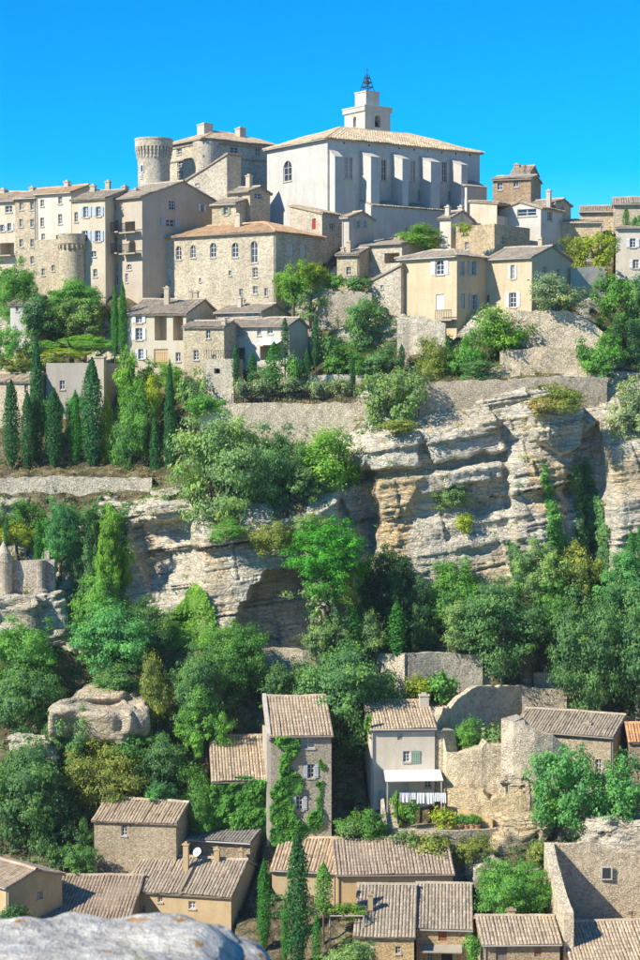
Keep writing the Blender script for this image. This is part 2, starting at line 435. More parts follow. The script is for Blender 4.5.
# ------------------------------------------------------------------ walls with real openings
def wall_face(mb, O, U, N, W, z0, z1, holes):
    """O origin, U along, N inward; holes (u0,u1,z0,z1,depth,arch,back)"""
    O, U, N = Vector(O), Vector(U), Vector(N); Z = Vector((0, 0, 1))
    us = sorted({0.0, W} | {h[0] for h in holes} | {h[1] for h in holes})
    zs = sorted({z0, z1} | {h[2] for h in holes} | {h[3] for h in holes})
    P = lambda u, z, d=0.0: O + U * u + Z * z + N * d
    for a, b in zip(us, us[1:]):
        for c, d in zip(zs, zs[1:]):
            um, zm = (a + b) / 2, (c + d) / 2
            if any(h[0] < um < h[1] and h[2] < zm < h[3] for h in holes): continue
            mb.add([P(a, c), P(b, c), P(b, d), P(a, d)], [(0, 1, 2, 3)])
    for (u0, u1, a, b, dp, arch, back) in holes:
        mb.add([P(u0, a), P(u0, a, dp), P(u0, b, dp), P(u0, b)], [(0, 1, 2, 3)])
        mb.add([P(u1, a, dp), P(u1, a), P(u1, b), P(u1, b, dp)], [(0, 1, 2, 3)])
        mb.add([P(u0, b, dp), P(u1, b, dp), P(u1, b), P(u0, b)], [(0, 1, 2, 3)])
        mb.add([P(u0, a), P(u1, a), P(u1, a, dp), P(u0, a, dp)], [(0, 1, 2, 3)])
        if back: mb.add([P(u0, a, dp), P(u1, a, dp), P(u1, b, dp), P(u0, b, dp)], [(0, 1, 2, 3)])
        if arch:
            r = (u1 - u0) / 2; uc = (u0 + u1) / 2; rz = min(r, (b - a) * .45)
            for sg in (-1, 1):
                pts = [(uc + sg * r * math.cos(t), b - rz + rz * math.sin(t)) for t in [math.pi / 2 * q / 4 for q in range(5)]]
                cn = P(uc + sg * r, b, 0.003)
                for (p, q) in zip(pts, pts[1:]):
                    mb.add([cn, P(p[0], p[1], 0.003), P(q[0], q[1], 0.003)], [(0, 1, 2) if sg < 0 else (0, 2, 1)])
                    mb.add([P(p[0], p[1], .003), P(p[0], p[1], dp), P(q[0], q[1], dp), P(q[0], q[1], .003)], [(0, 1, 2, 3)])

FOOT = []          # house footprints: used to level the ground under them
HOUSES = {}
WHITE = (0.80, 0.80, 0.80); BLUEW = (0.52, 0.62, 0.78); GREYB = (0.42, 0.46, 0.50); GREEN = (0.30, 0.40, 0.30); WOOD = (0.22, 0.14, 0.09)
class House: pass
def house(name, label, c, Y, eave, base, left, right=None, depth=None, yaw=0, roof='gx', pitch=17, mat='stone',
          wcol=(0.62, 0.55, 0.44), rcol=(0.62, 0.58, 0.52), wins=(), chims=(), over=0.28, emb=2.0, cat='house', group=None, key=None, sp=0.26, foot=True, ridge_bias=0.0):
    h = House(); a = math.radians(yaw)
    ex, ey = Vector((math.cos(a), -math.sin(a), 0)), Vector((math.sin(a), math.cos(a), 0))
    C = at(c, eave, Y); zB = at(c, base, Y).z
    def kx(px): d = ray(px, eave); return d.x / d.y
    w = (C.x - kx(left) * C.y) / (ex.x - kx(left) * ex.y)
    d = depth if depth else (kx(right) * C.y - C.x) / (ey.x - kx(right) * ey.y)
    O = C - ex * w; O.z = zB
    H = C.z - zB
    root = empty(name, O, -a); tag(root, label, cat, group or ('houses of the hill village' if name == 'village_house' else None))
    h.root, h.O, h.ex, h.ey, h.w, h.d, h.H, h.zB = root, O, ex, ey, w, d, H, zB
    faces = {'f': (Vector((0, 0, 0)), Vector((1, 0, 0)), Vector((0, 1, 0)), w), 'r': (Vector((w, 0, 0)), Vector((0, 1, 0)), Vector((-1, 0, 0)), d),
             'b': (Vector((w, d, 0)), Vector((-1, 0, 0)), Vector((0, -1, 0)), w), 'l': (Vector((0, d, 0)), Vector((0, -1, 0)), Vector((1, 0, 0)), d)}
    def loc(px, py, fx=None, fy=None):            # pixel -> local point on plane x=fx or y=fy
        r = ray(px, py)
        nrm, dist = (ex, fx) if fx is not None else (ey, fy)
        t = (dist + nrm.dot(O)) / nrm.dot(r)
        p = r * t - O
        return Vector((p.dot(ex), p.dot(ey), p.z))
    h.loc = loc; h.faces = faces
    h.world = lambda p: O + ex * p[0] + ey * p[1] + Vector((0, 0, p[2]))
    holes = {k: [] for k in faces}; todo = []
    for wd in wins:
        fc, px, py, wp, hp, st = wd[:6]; colr = wd[6] if len(wd) > 6 else WHITE
        if fc == 'f': A, B = loc(px - wp / 2, py + hp / 2, fy=0), loc(px + wp / 2, py - hp / 2, fy=0); u0, u1 = A.x, B.x
        else:
            q = w if fc == 'r' else 0.0
            A, B = loc(px - wp / 2, py + hp / 2, fx=q), loc(px + wp / 2, py - hp / 2, fx=q)
            u0, u1 = (A.y, B.y) if fc == 'r' else (d - A.y, d - B.y)
        zm = (loc(px, py, fy=0) if fc == 'f' else loc(px, py, fx=(w if fc == 'r' else 0))).z
        hh = abs(B.z - A.z) / 2
        Wf = faces[fc][3]
        u0, u1 = max(0.12, min(u0, u1)), min(Wf - 0.12, max(u0, u1))
        z0, z1 = max(0.05, zm - hh), min(H - 0.1, zm + hh)
        if u1 - u0 < 0.15 or z1 - z0 < 0.15: continue
        if any(not (u1 < q[0] or u0 > q[1] or z1 < q[2] or z0 > q[3]) for q in holes[fc]): continue
        arch = st in ('a', 'A', 'oa')
        dp = 1.6 if st[0] == 'o' else 0.28
        holes[fc].append((u0, u1, z0, z1, dp, arch, True))
        todo.append((fc, u0, u1, z0, z1, st, colr))
    mb = MB()
    tp = math.tan(math.radians(pitch))
    for k, (o, U, N, Wf) in faces.items(): wall_face(mb, o, U, N, Wf, -emb, H, holes[k])
    top = {}                                     # extra wall above the eave height
    if roof == 'gx':
        for x, fl in ((0, 1), (w, 0)):
            v = [(x, 0, H), (x, d, H), (x, d / 2, H + d / 2 * tp)]; mb.add(v, [(0, 2, 1) if fl else (0, 1, 2)])
    elif roof == 'gy':
        for y, fl in ((0, 0), (d, 1)):
            v = [(0, y, H), (w, y, H), (w / 2, y, H + w / 2 * tp)]; mb.add(v, [(0, 2, 1) if fl else (0, 1, 2)])
    elif roof in ('sf', 'sb'):
        R = d * tp; yy = d if roof == 'sf' else 0
        for x, fl in ((0, 1), (w, 0)): mb.add([(x, d - yy, H), (x, yy, H), (x, yy, H + R)], [(0, 1, 2)])
        mb.add([(0, yy, H), (w, yy, H), (w, yy, H + R), (0, yy, H + R)], [(0, 1, 2, 3)])
    elif roof in ('sl', 'sr'):
        R = w * tp; xx = w if roof == 'sl' else 0
        H0 = H
        for y in (0, d): mb.add([(w - xx, y, H), (xx, y, H), (xx, y, H + R)], [(0, 1, 2)])
        mb.add([(xx, 0, H), (xx, d, H), (xx, d, H + R), (xx, 0, H + R)], [(0, 1, 2, 3)])
    elif roof == 'flat':
        for k, (o, U, N, Wf) in faces.items():
            P = lambda u, z, q: o + U * u + Vector((0, 0, z)) + N * q
            mb.add([P(0, H, 0), P(Wf, H, 0), P(Wf, H + .12, 0), P(0, H + .12, 0), P(Wf, H + .12, .3), P(0, H + .12, .3), P(0, H - .5, .3), P(Wf, H - .5, .3)],
                   [(0, 1, 2, 3), (3, 2, 4, 5), (5, 4, 7, 6)])
    wall = mb.build('wall', mat, root, wcol); h.wall = wall
    # windows, doors, shutters
    for (fc, u0, u1, z0, z1, st, colr) in todo:
        o, U, N, Wf = faces[fc]; Z = Vector((0, 0, 1)); bw = min(0.07, (u1 - u0) * .12)
        P = lambda u, z, q: o + U * u + Z * z + N * q
        def bx(m_, a0, a1, b0, b1, q0, q1, t=.5):
            m_.obox(P((a0 + a1) / 2, (b0 + b1) / 2, (q0 + q1) / 2), U, N, Z, (a1 - a0) / 2, (q1 - q0) / 2, (b1 - b0) / 2, t)
        if st[0] == 'o': continue
        if st in ('d', 'c', 'b'):
            m_ = MB(); n = max(2, int((u1 - u0) / .22)); g = (u1 - u0) / n
            for i in range(n): bx(m_, u0 + i * g + .012, u0 + (i + 1) * g - .012, z0 + .02, z1 - .02, .10, .17)
            bx(m_, u0, u1, z0, z1, .172, .2)
            if st != 'b':
                for zz in (.2, .8): bx(m_, u0 + .04, u1 - .04, z0 + (z1 - z0) * zz - .05, z0 + (z1 - z0) * zz + .05, .07, .098)
            m_.build('door' if st == 'd' else 'closed_shutter' if st == 'c' else 'blind_panel', 'painted', root, colr)
        else:
            m_ = MB()
            for a0, a1, b0, b1 in ((u0, u0 + bw, z0, z1), (u1 - bw, u1, z0, z1), (u0 + bw, u1 - bw, z0, z0 + bw), (u0 + bw, u1 - bw, z1 - bw, z1)): bx(m_, a0, a1, b0, b1, .12, .2)
            um = (u0 + u1) / 2; bx(m_, um - bw * .5, um + bw * .5, z0 + bw, z1 - bw, .125, .19)
            for q in ((1 / 3, 2 / 3) if z1 - z0 > .9 else (.5,)):
                zz = z0 + (z1 - z0) * q; bx(m_, u0 + bw, um - bw * .5, zz - bw * .35, zz + bw * .35, .13, .185); bx(m_, um + bw * .5, u1 - bw, zz - bw * .35, zz + bw * .35, .13, .185)
            fr = m_.build('window', 'painted', root, (.62, .62, .6) if st not in ('A',) else (.7, .74, .8))
            g = MB(); bx(g, u0 + .01, u1 - .01, z0 + .01, z1 - .01, .205, .225); g.build('pane', 'glass', fr)
            s_ = MB(); bx(s_, u0 - .08, u1 + .08, z0 - .12, z0 - .002, -.09, .1); s_.build('sill', 'plaster', fr, (.72, .68, .6))
            if st in ('s', 'A'):
                sw = (u1 - u0) * .52
                for q0, q1 in ((u0 - sw - .02, u0 - .02), (u1 + .02, u1 + sw + .02)):
                    if q0 < 0.02 or q1 > Wf - .02: continue
                    m_ = MB(); n = 4; gg = (q1 - q0) / n
                    for i in range(n): bx(m_, q0 + i * gg + .008, q0 + (i + 1) * gg - .008, z0, z1, -.075, -.03)
                    for zz in (.18, .82): bx(m_, q0, q1, z0 + (z1 - z0) * zz - .05, z0 + (z1 - z0) * zz + .05, -.1, -.076)
                    m_.build('shutter', 'painted', fr, colr)
    # roof planes
    planes = []; ridges = []; og = 0.16
    if roof == 'gx':
        zr = H + d / 2 * tp
        planes = [[(-og, -over, H - over * tp), (w + og, -over, H - over * tp), (w + og, d / 2, zr), (-og, d / 2, zr)],
                  [(w + og, d + over, H - over * tp), (-og, d + over, H - over * tp), (-og, d / 2, zr), (w + og, d / 2, zr)]]
        ridges = [((-og, d / 2, zr), (w + og, d / 2, zr))]
    elif roof == 'gy':
        zr = H + w / 2 * tp
        planes = [[(-over, d + og, H - over * tp), (-over, -og, H - over * tp), (w / 2, -og, zr), (w / 2, d + og, zr)],
                  [(w + over, -og, H - over * tp), (w + over, d + og, H - over * tp), (w / 2, d + og, zr), (w / 2, -og, zr)]]
        ridges = [((w / 2, -og, zr), (w / 2, d + og, zr))]
    elif roof == 'sf':
        planes = [[(-og, -over, H - over * tp), (w + og, -over, H - over * tp), (w + og, d + og, H + (d + og) * tp), (-og, d + og, H + (d + og) * tp)]]
        ridges = [((-og, d + og, H + (d + og) * tp), (w + og, d + og, H + (d + og) * tp))]
    elif roof == 'sb':
        planes = [[(w + og, d + over, H - over * tp), (-og, d + over, H - over * tp), (-og, -og, H + (d + og) * tp), (w + og, -og, H + (d + og) * tp)]]
    elif roof == 'sl':
        planes = [[(-over, d + og, H - over * tp), (-over, -og, H - over * tp), (w + og, -og, H + (w + og) * tp), (w + og, d + og, H + (w + og) * tp)]]
    elif roof == 'sr':
        planes = [[(w + over, -og, H - over * tp), (w + over, d + og, H - over * tp), (-og, d + og, H + (w + og) * tp), (-og, -og, H + (w + og) * tp)]]
    elif roof == 'hip':
        m = min(w, d) / 2; zr = H + m * tp; ze = H - over * tp; o_ = over
        if w >= d: r0, r1 = (m, d / 2, zr), (w - m, d / 2, zr)
        else: r0, r1 = (w / 2, m, zr), (w / 2, d - m, zr)
        A, B, C_, D = (-o_, -o_, ze), (w + o_, -o_, ze), (w + o_, d + o_, ze), (-o_, d + o_, ze)
        planes = [[A, B, r1, r0], [B, C_, r1], [C_, D, r0, r1], [D, A, r0]] if w >= d else [[A, B, r0], [B, C_, r1, r0], [C_, D, r1], [D, A, r0, r1]]
        ridges = [(r0, r1), (A, r0), (B, r0 if w < d else r1), (C_, r1), (D, r1 if w < d else r0)]
    sl, tm = MB(), MB()
    for pl in planes:
        V = [Vector(p) for p in pl]
        e = (V[1] - V[0]).normalized(); n = e.cross(V[2] - V[1]).normalized()
        if n.z < 0: n = -n
        s = n.cross(e)
        lo = [p - n * .13 for p in V]; k = len(V)
        sl.add(V + lo, [tuple(range(k)), tuple(reversed(range(k, 2 * k)))] + [(i, i + k, (i + 1) % k + k, (i + 1) % k) for i in range(k)], .3)
        tile_plane(tm, V[0], e, s, n, [((p - V[0]).dot(e), (p - V[0]).dot(s)) for p in V], sp, bias=ridge_bias)
    for A, B in ridges: ridge_tiles(tm, A, B)
    if roof == 'flat':
        sl.box(.3, w - .3, .3, d - .3, H - .62, H - .5)
    sd_ = random.randint(0, 999)
    for q in (sl, tm):
        if q.v:
            A_ = np.array(q.v); A_[:, 2] += .075 * fbm(A_[:, 0] * .45, A_[:, 1] * .45, 0, 2, sd_) ; q.v = [tuple(t) for t in A_]
    if roof in ('gx', 'hip', 'sf') and random.random() < .75:
        gm = MB(); zg = H - over * tp - .04; yg = -over - .06
        gm.tube([(-.1, yg, zg), (w + .1, yg, zg - .03)], [.06, .06], 6)
        if random.random() < .7:
            xp = random.choice([.14, w - .14]); gm.tube([(xp, yg, zg), (xp, -.07, zg - .3), (xp, -.07, -emb)], [.045, .045, .045], 6)
        gm.build('gutter', 'painted', root, random.choice([(.42, .40, .38), (.30, .26, .22), (.55, .52, .48)]))
    if roof in ('gx', 'hip') and random.random() < .42:
        am = MB(); xa, ya = w * random.uniform(.25, .8), d * .5; za = H + min(w, d) / 2 * tp - .2; ha = random.uniform(1.2, 1.9)
        am.bar((xa, ya, za), (xa, ya, za + ha), .022)
        for q in range(4): am.bar((xa - .32 + q * .03, ya + .1, za + ha - .08 * q - .1), (xa + .32 - q * .03, ya - .1, za + ha - .08 * q - .1), .012)
        am.build('aerial', 'iron', root)
    rf = sl.build('roof', 'tile', root, tuple(q * .9 for q in rcol)); h.roof = rf
    if tm.v: tm.build('roof_tiles', 'tile', rf, rcol, 'stuff')
    for (px, y0, y1, wp, *yf) in chims:
        yv = (yf[0] if yf else .45) * d
        A, B = loc(px - wp / 2, y1, fy=yv), loc(px + wp / 2, y0, fy=yv)
        hw = abs(B.x - A.x) / 2; cx = (A.x + B.x) / 2; zt = loc(px, y0, fy=yv).z; zb = loc(px, y1, fy=yv).z - .9
        m_ = MB(); m_.box(cx - hw, cx + hw, yv - hw * .8, yv + hw * .8, zb, zt - .16); m_.box(cx - hw - .07, cx + hw + .07, yv - hw * .8 - .07, yv + hw * .8 + .07, zt - .158, zt - .04)
        m_.box(cx - hw * .5, cx + hw * .5, yv - hw * .4, yv + hw * .4, zt - .038, zt + .12)
        m_.build('chimney', 'plaster', rf, tuple(min(1, q * .86) for q in wcol))
    if foot: FOOT.append((O.copy(), ex, ey, w, d, zB))
    if key: HOUSES[key] = h
    return h

# ------------------------------------------------------------------ buildings
CREAM = (0.88, 0.79, 0.63); PALE = (0.91, 0.86, 0.76); GREY = (0.70, 0.65, 0.57); TAN = (0.72, 0.56, 0.36); OCH = (0.80, 0.62, 0.36); BROWN = (0.55, 0.46, 0.36)
RT = (0.78, 0.68, 0.56); RG = (0.66, 0.61, 0.55); RO = (0.88, 0.64, 0.44)
B = house
# the row along the skyline on the left
B('village_house', 'cream house with recessed balcony at the left edge of the skyline row', 15, 206, 200, 278, -26, depth=9, yaw=26, mat='plaster', wcol=CREAM, rcol=RT,
  wins=[('f', 8.5, 209, 7, 7, 'w'), ('f', 2.5, 228, 4, 7, 's', WHITE), ('f', 9.5, 227, 4, 8, 's', WHITE), ('f', 7, 249, 14, 13, 'o'), ('f', -12, 228, 5, 8, 'w'), ('f', -12, 210, 5, 7, 'w')],
  chims=[(3, 189, 198, 5)], key='h1')
B('village_house', 'narrow stone house with two columns of windows between balcony house and pale tall house', 36, 204.5, 197, 280, 15, depth=9, yaw=26, wcol=CREAM, rcol=RT,
  wins=[('f', x, y, 3.6, 8, 'w') for x in (21, 32) for y in (206, 223, 243, 260)], chims=[(32, 187, 194, 4)])
B('village_house', 'tall pale rendered house with reddish roof and open gable end on the skyline', 71, 202, 191.5, 284, 36, right=104, yaw=30, mat='plaster', wcol=PALE, rcol=RO,
  wins=[('f', 42, 203, 3.5, 7, 'w'), ('f', 42, 222, 3.5, 9, 'w'), ('f', 60, 200, 3.8, 8, 'w'), ('f', 60, 219, 4, 10, 'w'), ('f', 43, 238, 3.5, 9, 'w'), ('f', 58, 240, 4, 10, 'd', WOOD), ('f', 66, 240, 4, 11, 'd', WOOD), ('f', 42, 262, 3.5, 7, 'w')],
  chims=[(67, 181, 189, 4)])
B('village_house', 'cream house with four blue and white shuttered windows in the skyline row', 105, 198, 198, 290, 71.5, depth=8, yaw=24, mat='plaster', wcol=CREAM, rcol=RG,
  wins=[('f', 76, 217, 3.5, 10, 'w'), ('f', 86, 212, 5, 11, 's', BLUEW), ('f', 98.5, 211.5, 4.5, 10, 's', BLUEW), ('f', 85, 236, 5.5, 11, 's', BLUEW), ('f', 98, 236, 5, 11, 's', BLUEW), ('f', 93, 254, 6, 6, 'w'), ('f', 95, 273, 4, 8, 'w')],
  chims=[(93, 185, 195, 4.5), (108, 181, 189, 4, .6)])
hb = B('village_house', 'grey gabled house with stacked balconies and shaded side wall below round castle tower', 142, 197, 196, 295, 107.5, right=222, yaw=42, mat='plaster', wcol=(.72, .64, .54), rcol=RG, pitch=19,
  wins=[('f', 114, 207, 4, 7, 'w'), ('f', 121, 205.5, 3, 7, 'w'), ('f', 113.5, 226, 9, 11, 'o'), ('f', 113, 245, 8, 17, 'w', BLUEW), ('f', 130, 227, 10, 12, 'o'), ('f', 132, 246.5, 7, 14, 'oa'), ('f', 129, 267, 5, 6, 'a'), ('f', 113, 268, 2.4, 8, 'w'), ('f', 117, 267.5, 2.4, 8, 'w'),
        ('f', 115.5, 280, 5, 11, 'a'), ('f', 126.5, 278, 3, 9, 'w'), ('r', 172, 205, 6, 9, 'w'), ('r', 170, 223, 9, 7, 's', GREYB), ('r', 202, 208, 3.5, 7, 's', WHITE)],
  chims=[(125, 186, 196, 4, .25), (136, 189, 197, 4, .2)], key='hb')
def balcony(h, x0, x1, y, drop=9, out=0.9, n=14):
    A, Bq = h.loc(x0, y, fy=0), h.loc(x1, y, fy=0)
    m = MB(); m.box(A.x, Bq.x, -out, -.01, A.z - .14, A.z); o = m.build('balcony', 'plaster', h.root, (.6, .57, .5))
    m = MB(); hr = .95
    m.box(A.x, Bq.x, -out, -out + .05, A.z + hr - .05, A.z + hr)
    for i in range(n + 1):
        x = A.x + (Bq.x - A.x) * i / n; m.box(x - .018, x + .018, -out + .01, -out + .04, A.z + .002, A.z + hr - .052)
    m.build('railing', 'iron', o)
balcony(hb, 108, 124, 233); balcony(hb, 125, 141, 233); balcony(hb, 108, 123, 254); balcony(hb, 125, 141, 254)
balcony(HOUSES['h1'], -8, 15, 256)
# rounded bastion in front of the row
def lathe_tower(name, label, px, Y, prof_px, cat, mat='stone', col=CREAM, corb=None, n=36):
    """prof_px: list of (radius_px, py) from bottom to top"""
    c = at(px, prof_px[0][1], Y); root = empty(name, c); tag(root, label, cat)
    k = Y / F
    prof = [(r * k, at(px, y, Y).z - c.z) for r, y in prof_px]
    m = MB(); m.lathe([(prof[0][0], prof[0][1] - 2)] + prof, n); m.build('wall', mat, root, col)
    return root, k, c
root, k, c0 = lathe_tower('bastion', 'rounded stone bastion with a parapet below the skyline houses', 72, 199, [(13, 300), (12.5, 262), (12, 246), (13.6, 244), (13.6, 236)], 'bastion')
m = MB(); m.lathe([(13.9 * k, at(72, 235.9, 199).z - c0.z), (13.9 * k, at(72, 234.4, 199).z - c0.z), (12.4 * k, at(72, 234.4, 199).z - c0.z), (12.4 * k, at(72, 240, 199).z - c0.z)], 36); m.build('parapet', 'stone', root, PALE)
for i in range(18):
    th = 2 * math.pi * i / 18; m = MB(); z = at(72, 246.5, 199).z - c0.z
    m.obox((math.cos(th) * 12.6 * k, math.sin(th) * 12.6 * k, z - .1), (math.cos(th), math.sin(th), 0), (-math.sin(th), math.cos(th), 0), (0, 0, 1), .18, .1, .22); m.build('corbel', 'stone', root, CREAM)
B('terrace_block', 'corbelled terrace with planted parapet jutting from the skyline houses', 64, 200, 240, 300, 35, depth=5, yaw=26, roof='flat', wcol=CREAM, wins=[('f', 43, 272, 3, 7, 'w'), ('f', 53, 268, 3, 6, 'w')], cat='terrace')
B('village_house', 'small white cottage with grey roof half hidden behind the round green tree', 34, 193, 303, 330, 10, depth=5, yaw=18, mat='plaster', wcol=(.8, .79, .77), rcol=RG, wins=[('f', 17, 309, 2.5, 5, 'w')])

# castle
root, k, c0 = lathe_tower('castle_tower', 'round machicolated castle tower on the skyline', 154, 216, [(16, 200), (15.8, 170), (16.3, 160)], 'tower', 'stone', (.98, .93, .84), n=40)
zz = lambda y: at(154, y, 216).z - c0.z
m = MB(); m.lathe([(16.6 * k, zz(160.2)), (16.6 * k, zz(159))], 40); m.lathe([(18.6 * k, zz(148)), (18.8 * k, zz(141.2)), (17.6 * k, zz(141.2)), (17.5 * k, zz(144))], 40); m.lathe([(16.4 * k, zz(160)), (16.4 * k, zz(147))], 40)
m.lathe([(19.2 * k, zz(141.1)), (19.2 * k, zz(139.3)), (17.2 * k, zz(139.3)), (17.2 * k, zz(141))], 40); m.build('parapet', 'stone', root, (1.0, .95, .86))
for i in range(30):
    th = 2 * math.pi * i / 30; ca, sa = math.cos(th), math.sin(th); m = MB()
    for (y, rr) in ((157, 16.9), (153.4, 17.5), (149.9, 18.2)):
        m.obox((ca * (rr + 16) / 2 * k, sa * (rr + 16) / 2 * k, zz(y)), (ca, sa, 0), (-sa, ca, 0), (0, 0, 1), (rr - 16) / 2 * k + .05, .10, 1.72 * k)
    m.build('corbel', 'stone', root, (1.0, .95, .86))
for (px, py, hh) in ((143.5, 170, 8), (142, 178, 5), (160, 187, 4)):
    dx = (px - 154) * k; dy = -math.sqrt(max(0, (16 * k) ** 2 - dx * dx)); nrm = Vector((dx, dy, 0)).normalized(); tn = Vector((-nrm.y, nrm.x, 0))
    m = MB(); m.obox(Vector((dx, dy, zz(py))) + nrm * .01, tn, nrm, (0, 0, 1), .26, .06, hh * k / 2); o = m.build('window', 'painted', root, (.8, .76, .66))
    m = MB(); m.obox(Vector((dx, dy, zz(py))) + nrm * .075, tn, nrm, (0, 0, 1), .17, .006, hh * k / 2 - .1); m.build('pane', 'glass', o)
hc = B('castle_keep', 'large castle block with rounded corner, hipped tile roof and two chimneys', 203, 216, 138, 215, 167, right=274, yaw=54, roof='hip', pitch=20, wcol=(.94, .88, .78), rcol=RT, emb=4, cat='castle',
  wins=[('f', 179, 151.5, 5, 7, 'w'), ('f', 180, 164, 5.5, 8, 'w'), ('f', 180, 174, 5.5, 8, 'w'), ('r', 234.5, 151.5, 8, 8, 'w'), ('r', 258, 152, 5, 7, 'w')],
  chims=[(205, 124, 131, 7, .3), (240.5, 128, 133, 5, .7)])
for y0, y1 in ((141.6, 143.4), (155.3, 156.8)):
    m = MB(); za, zb = hc.loc(203, y1, fx=hc.w).z, hc.loc(203, y0, fx=hc.w).z
    m.box(-.1, hc.w + .1, -.1, hc.d + .1, za, zb); m.build('string_course', 'stone', hc.root, (.62, .56, .48))
m = MB(); m.lathe([(1.5, -4), (1.5, hc.H - .3)], 32, (hc.w - 1.05, 1.05)); m.build('corner_turret', 'stone', hc.root, (.94, .88, .78))
B('village_house', 'rough stone house with lean-to gable climbing towards the castle', 227, 207, 180, 215, 181, right=241, yaw=34, roof='sl', pitch=24, wcol=(.88, .83, .74), rcol=RG, wins=[('f', 197, 183.5, 4, 6, 'w')], chims=[(203, 166, 171, 3)], emb=3)
B('village_house', 'little tiled house with lit left wall tucked against the white church', 250, 201, 190.5, 222, 230, right=270, yaw=40, roof='gx', pitch=20, wcol=CREAM, rcol=RG, wins=[('r', 258, 196, 7, 5, 'w'), ('f', 240, 198, 4, 6, 'w')], chims=[(249, 175, 182, 4)], emb=3)
B('village_house', 'low cottage with green shutters below the castle gable house', 236, 199.5, 203, 222, 212, depth=5, yaw=30, roof='gx', pitch=16, wcol=CREAM, rcol=RG, wins=[('f', 226, 211, 4, 8, 's', GREEN)], emb=3)

# church
ch = B('church', 'large white church with tiled hipped roof, buttressed nave and square belfry', 327.5, 204, 137.5, 250, 267, right=480, yaw=55, roof='hip', pitch=20.5, mat='plaster', wcol=(.82, .815, .80), rcol=(.92, .80, .63), emb=4, cat='church', sp=.34, ridge_bias=.1, over=.35,
  wins=[('f', 287.5, 171, 8.5, 22, 'a'), ('r', 348.5, 168, 8, 21, 'w'), ('r', 384, 170, 5, 21, 'w'), ('r', 413, 171, 5, 21, 'w'), ('r', 444.5, 172, 5, 20, 'w'), ('r', 420, 195, 4, 10, 'w'), ('r', 450.5, 196, 4, 10, 'w')], key='church')
CW = (.82, .815, .80)
def buttress(pxl, pxr, ytop, ybot, p=2.0):
    A = ch.loc(pxl, ytop, fx=ch.w + p); Bq = ch.loc(pxr, ytop, fx=ch.w + p)
    zt = A.z; zb = ch.loc(pxl, ybot, fx=ch.w + p).z - 3; v0, v1 = A.y, Bq.y; x0, x1 = ch.w + .004, ch.w + p
    m = MB(); zh = zt + .75
    m.add([(x0, v0, zb), (x1, v0, zb), (x1, v1, zb), (x0, v1, zb), (x0, v0, zh), (x1, v0, zt), (x1, v1, zt), (x0, v1, zh)], [(0, 3, 2, 1), (4, 5, 6, 7), (0, 1, 5, 4), (1, 2, 6, 5), (2, 3, 7, 6), (3, 0, 4, 7)])
    o = m.build('buttress', 'plaster', ch.root, CW)
    m = MB(); t = .09; q = .08; sl = .75 / p
    m.add([(x0, v0 - q, zh + .005), (x1 + q, v0 - q, zt - q * sl + .005), (x1 + q, v1 + q, zt - q * sl + .005), (x0, v1 + q, zh + .005), (x0, v0 - q, zh + t), (x1 + q, v0 - q, zt - q * sl + t), (x1 + q, v1 + q, zt - q * sl + t), (x0, v1 + q, zh + t)],
          [(0, 3, 2, 1), (4, 5, 6, 7), (0, 1, 5, 4), (1, 2, 6, 5), (2, 3, 7, 6), (3, 0, 4, 7)]); m.build('coping', 'plaster', o, (.82, .80, .74))
buttress(335, 342, 156.5, 250, 1.0)
for a_ in ((371, 379.5, 157, 240), (402.5, 408.5, 159, 240), (431, 440, 162, 240), (461.5, 467.5, 165, 240)): buttress(*a_)
# side chapels between buttress feet
A, Bq = ch.loc(371, 206, fx=ch.w + 2.2), ch.loc(462, 203, fx=ch.w + 2.2)
m = MB(); m.add([(ch.w + .003, A.y, -4), (ch.w + 2.2, A.y, -4), (ch.w + 2.2, Bq.y, -4), (ch.w + .003, Bq.y, -4), (ch.w + .003, A.y, A.z + .8), (ch.w + 2.2, A.y, A.z), (ch.w + 2.2, Bq.y, A.z), (ch.w + .003, Bq.y, A.z + .8)],
      [(0, 3, 2, 1), (4, 5, 6, 7), (0, 1, 5, 4), (1, 2, 6, 5), (2, 3, 7, 6), (3, 0, 4, 7)]); o = m.build('side_chapel', 'plaster', ch.root, CW)
tm = MB(); V0 = Vector((ch.w + 2.4, A.y, A.z + .02)); s_ = Vector((-2.4, 0, .85)).normalized(); tile_plane(tm, V0, Vector((0, 1, 0)), s_, Vector((0, 1, 0)).cross(s_) * (1 if Vector((0, 1, 0)).cross(s_).z > 0 else -1), [(0, 0), (Bq.y - A.y, 0), (Bq.y - A.y, 2.45), (0, 2.45)], .32)
tm.build('roof_tiles', 'tile', o, RG, 'stuff')
A, Bq = ch.loc(467, 186, fx=ch.w + 2.6), ch.loc(487, 186, fx=ch.w + 2.6)
m = MB(); m.box(ch.w + .003, ch.w + 2.6, A.y, Bq.y, -4, A.z); o = m.build('sacristy', 'plaster', ch.root, CW)
m = MB(); z = A.z + .02; m.add([(ch.w + .004, A.y - .2, z), (ch.w + 2.8, A.y - .2, z), (ch.w + 2.8, Bq.y + .2, z), (ch.w + .004, Bq.y + .2, z), (ch.w + .004, A.y - .2, z + 1), (ch.w + .004, Bq.y + .2, z + 1)], [(0, 3, 2, 1), (1, 2, 5, 4), (0, 1, 4), (2, 3, 5), (3, 0, 4, 5)]); m.build('sacristy_roof', 'tile', o, RG)
for px in (344, 369, 385, 399, 414, 428, 442, 456, 470):
    P = ch.loc(px, 150, fx=ch.w); P.z = ch.H - .42; m = MB(); m.obox((ch.w + .012, P.y, P.z), (0, 1, 0), (1, 0, 0), (0, 0, 1), .1, .01, .1); m.build('putlog_hole', 'glass', ch.root)
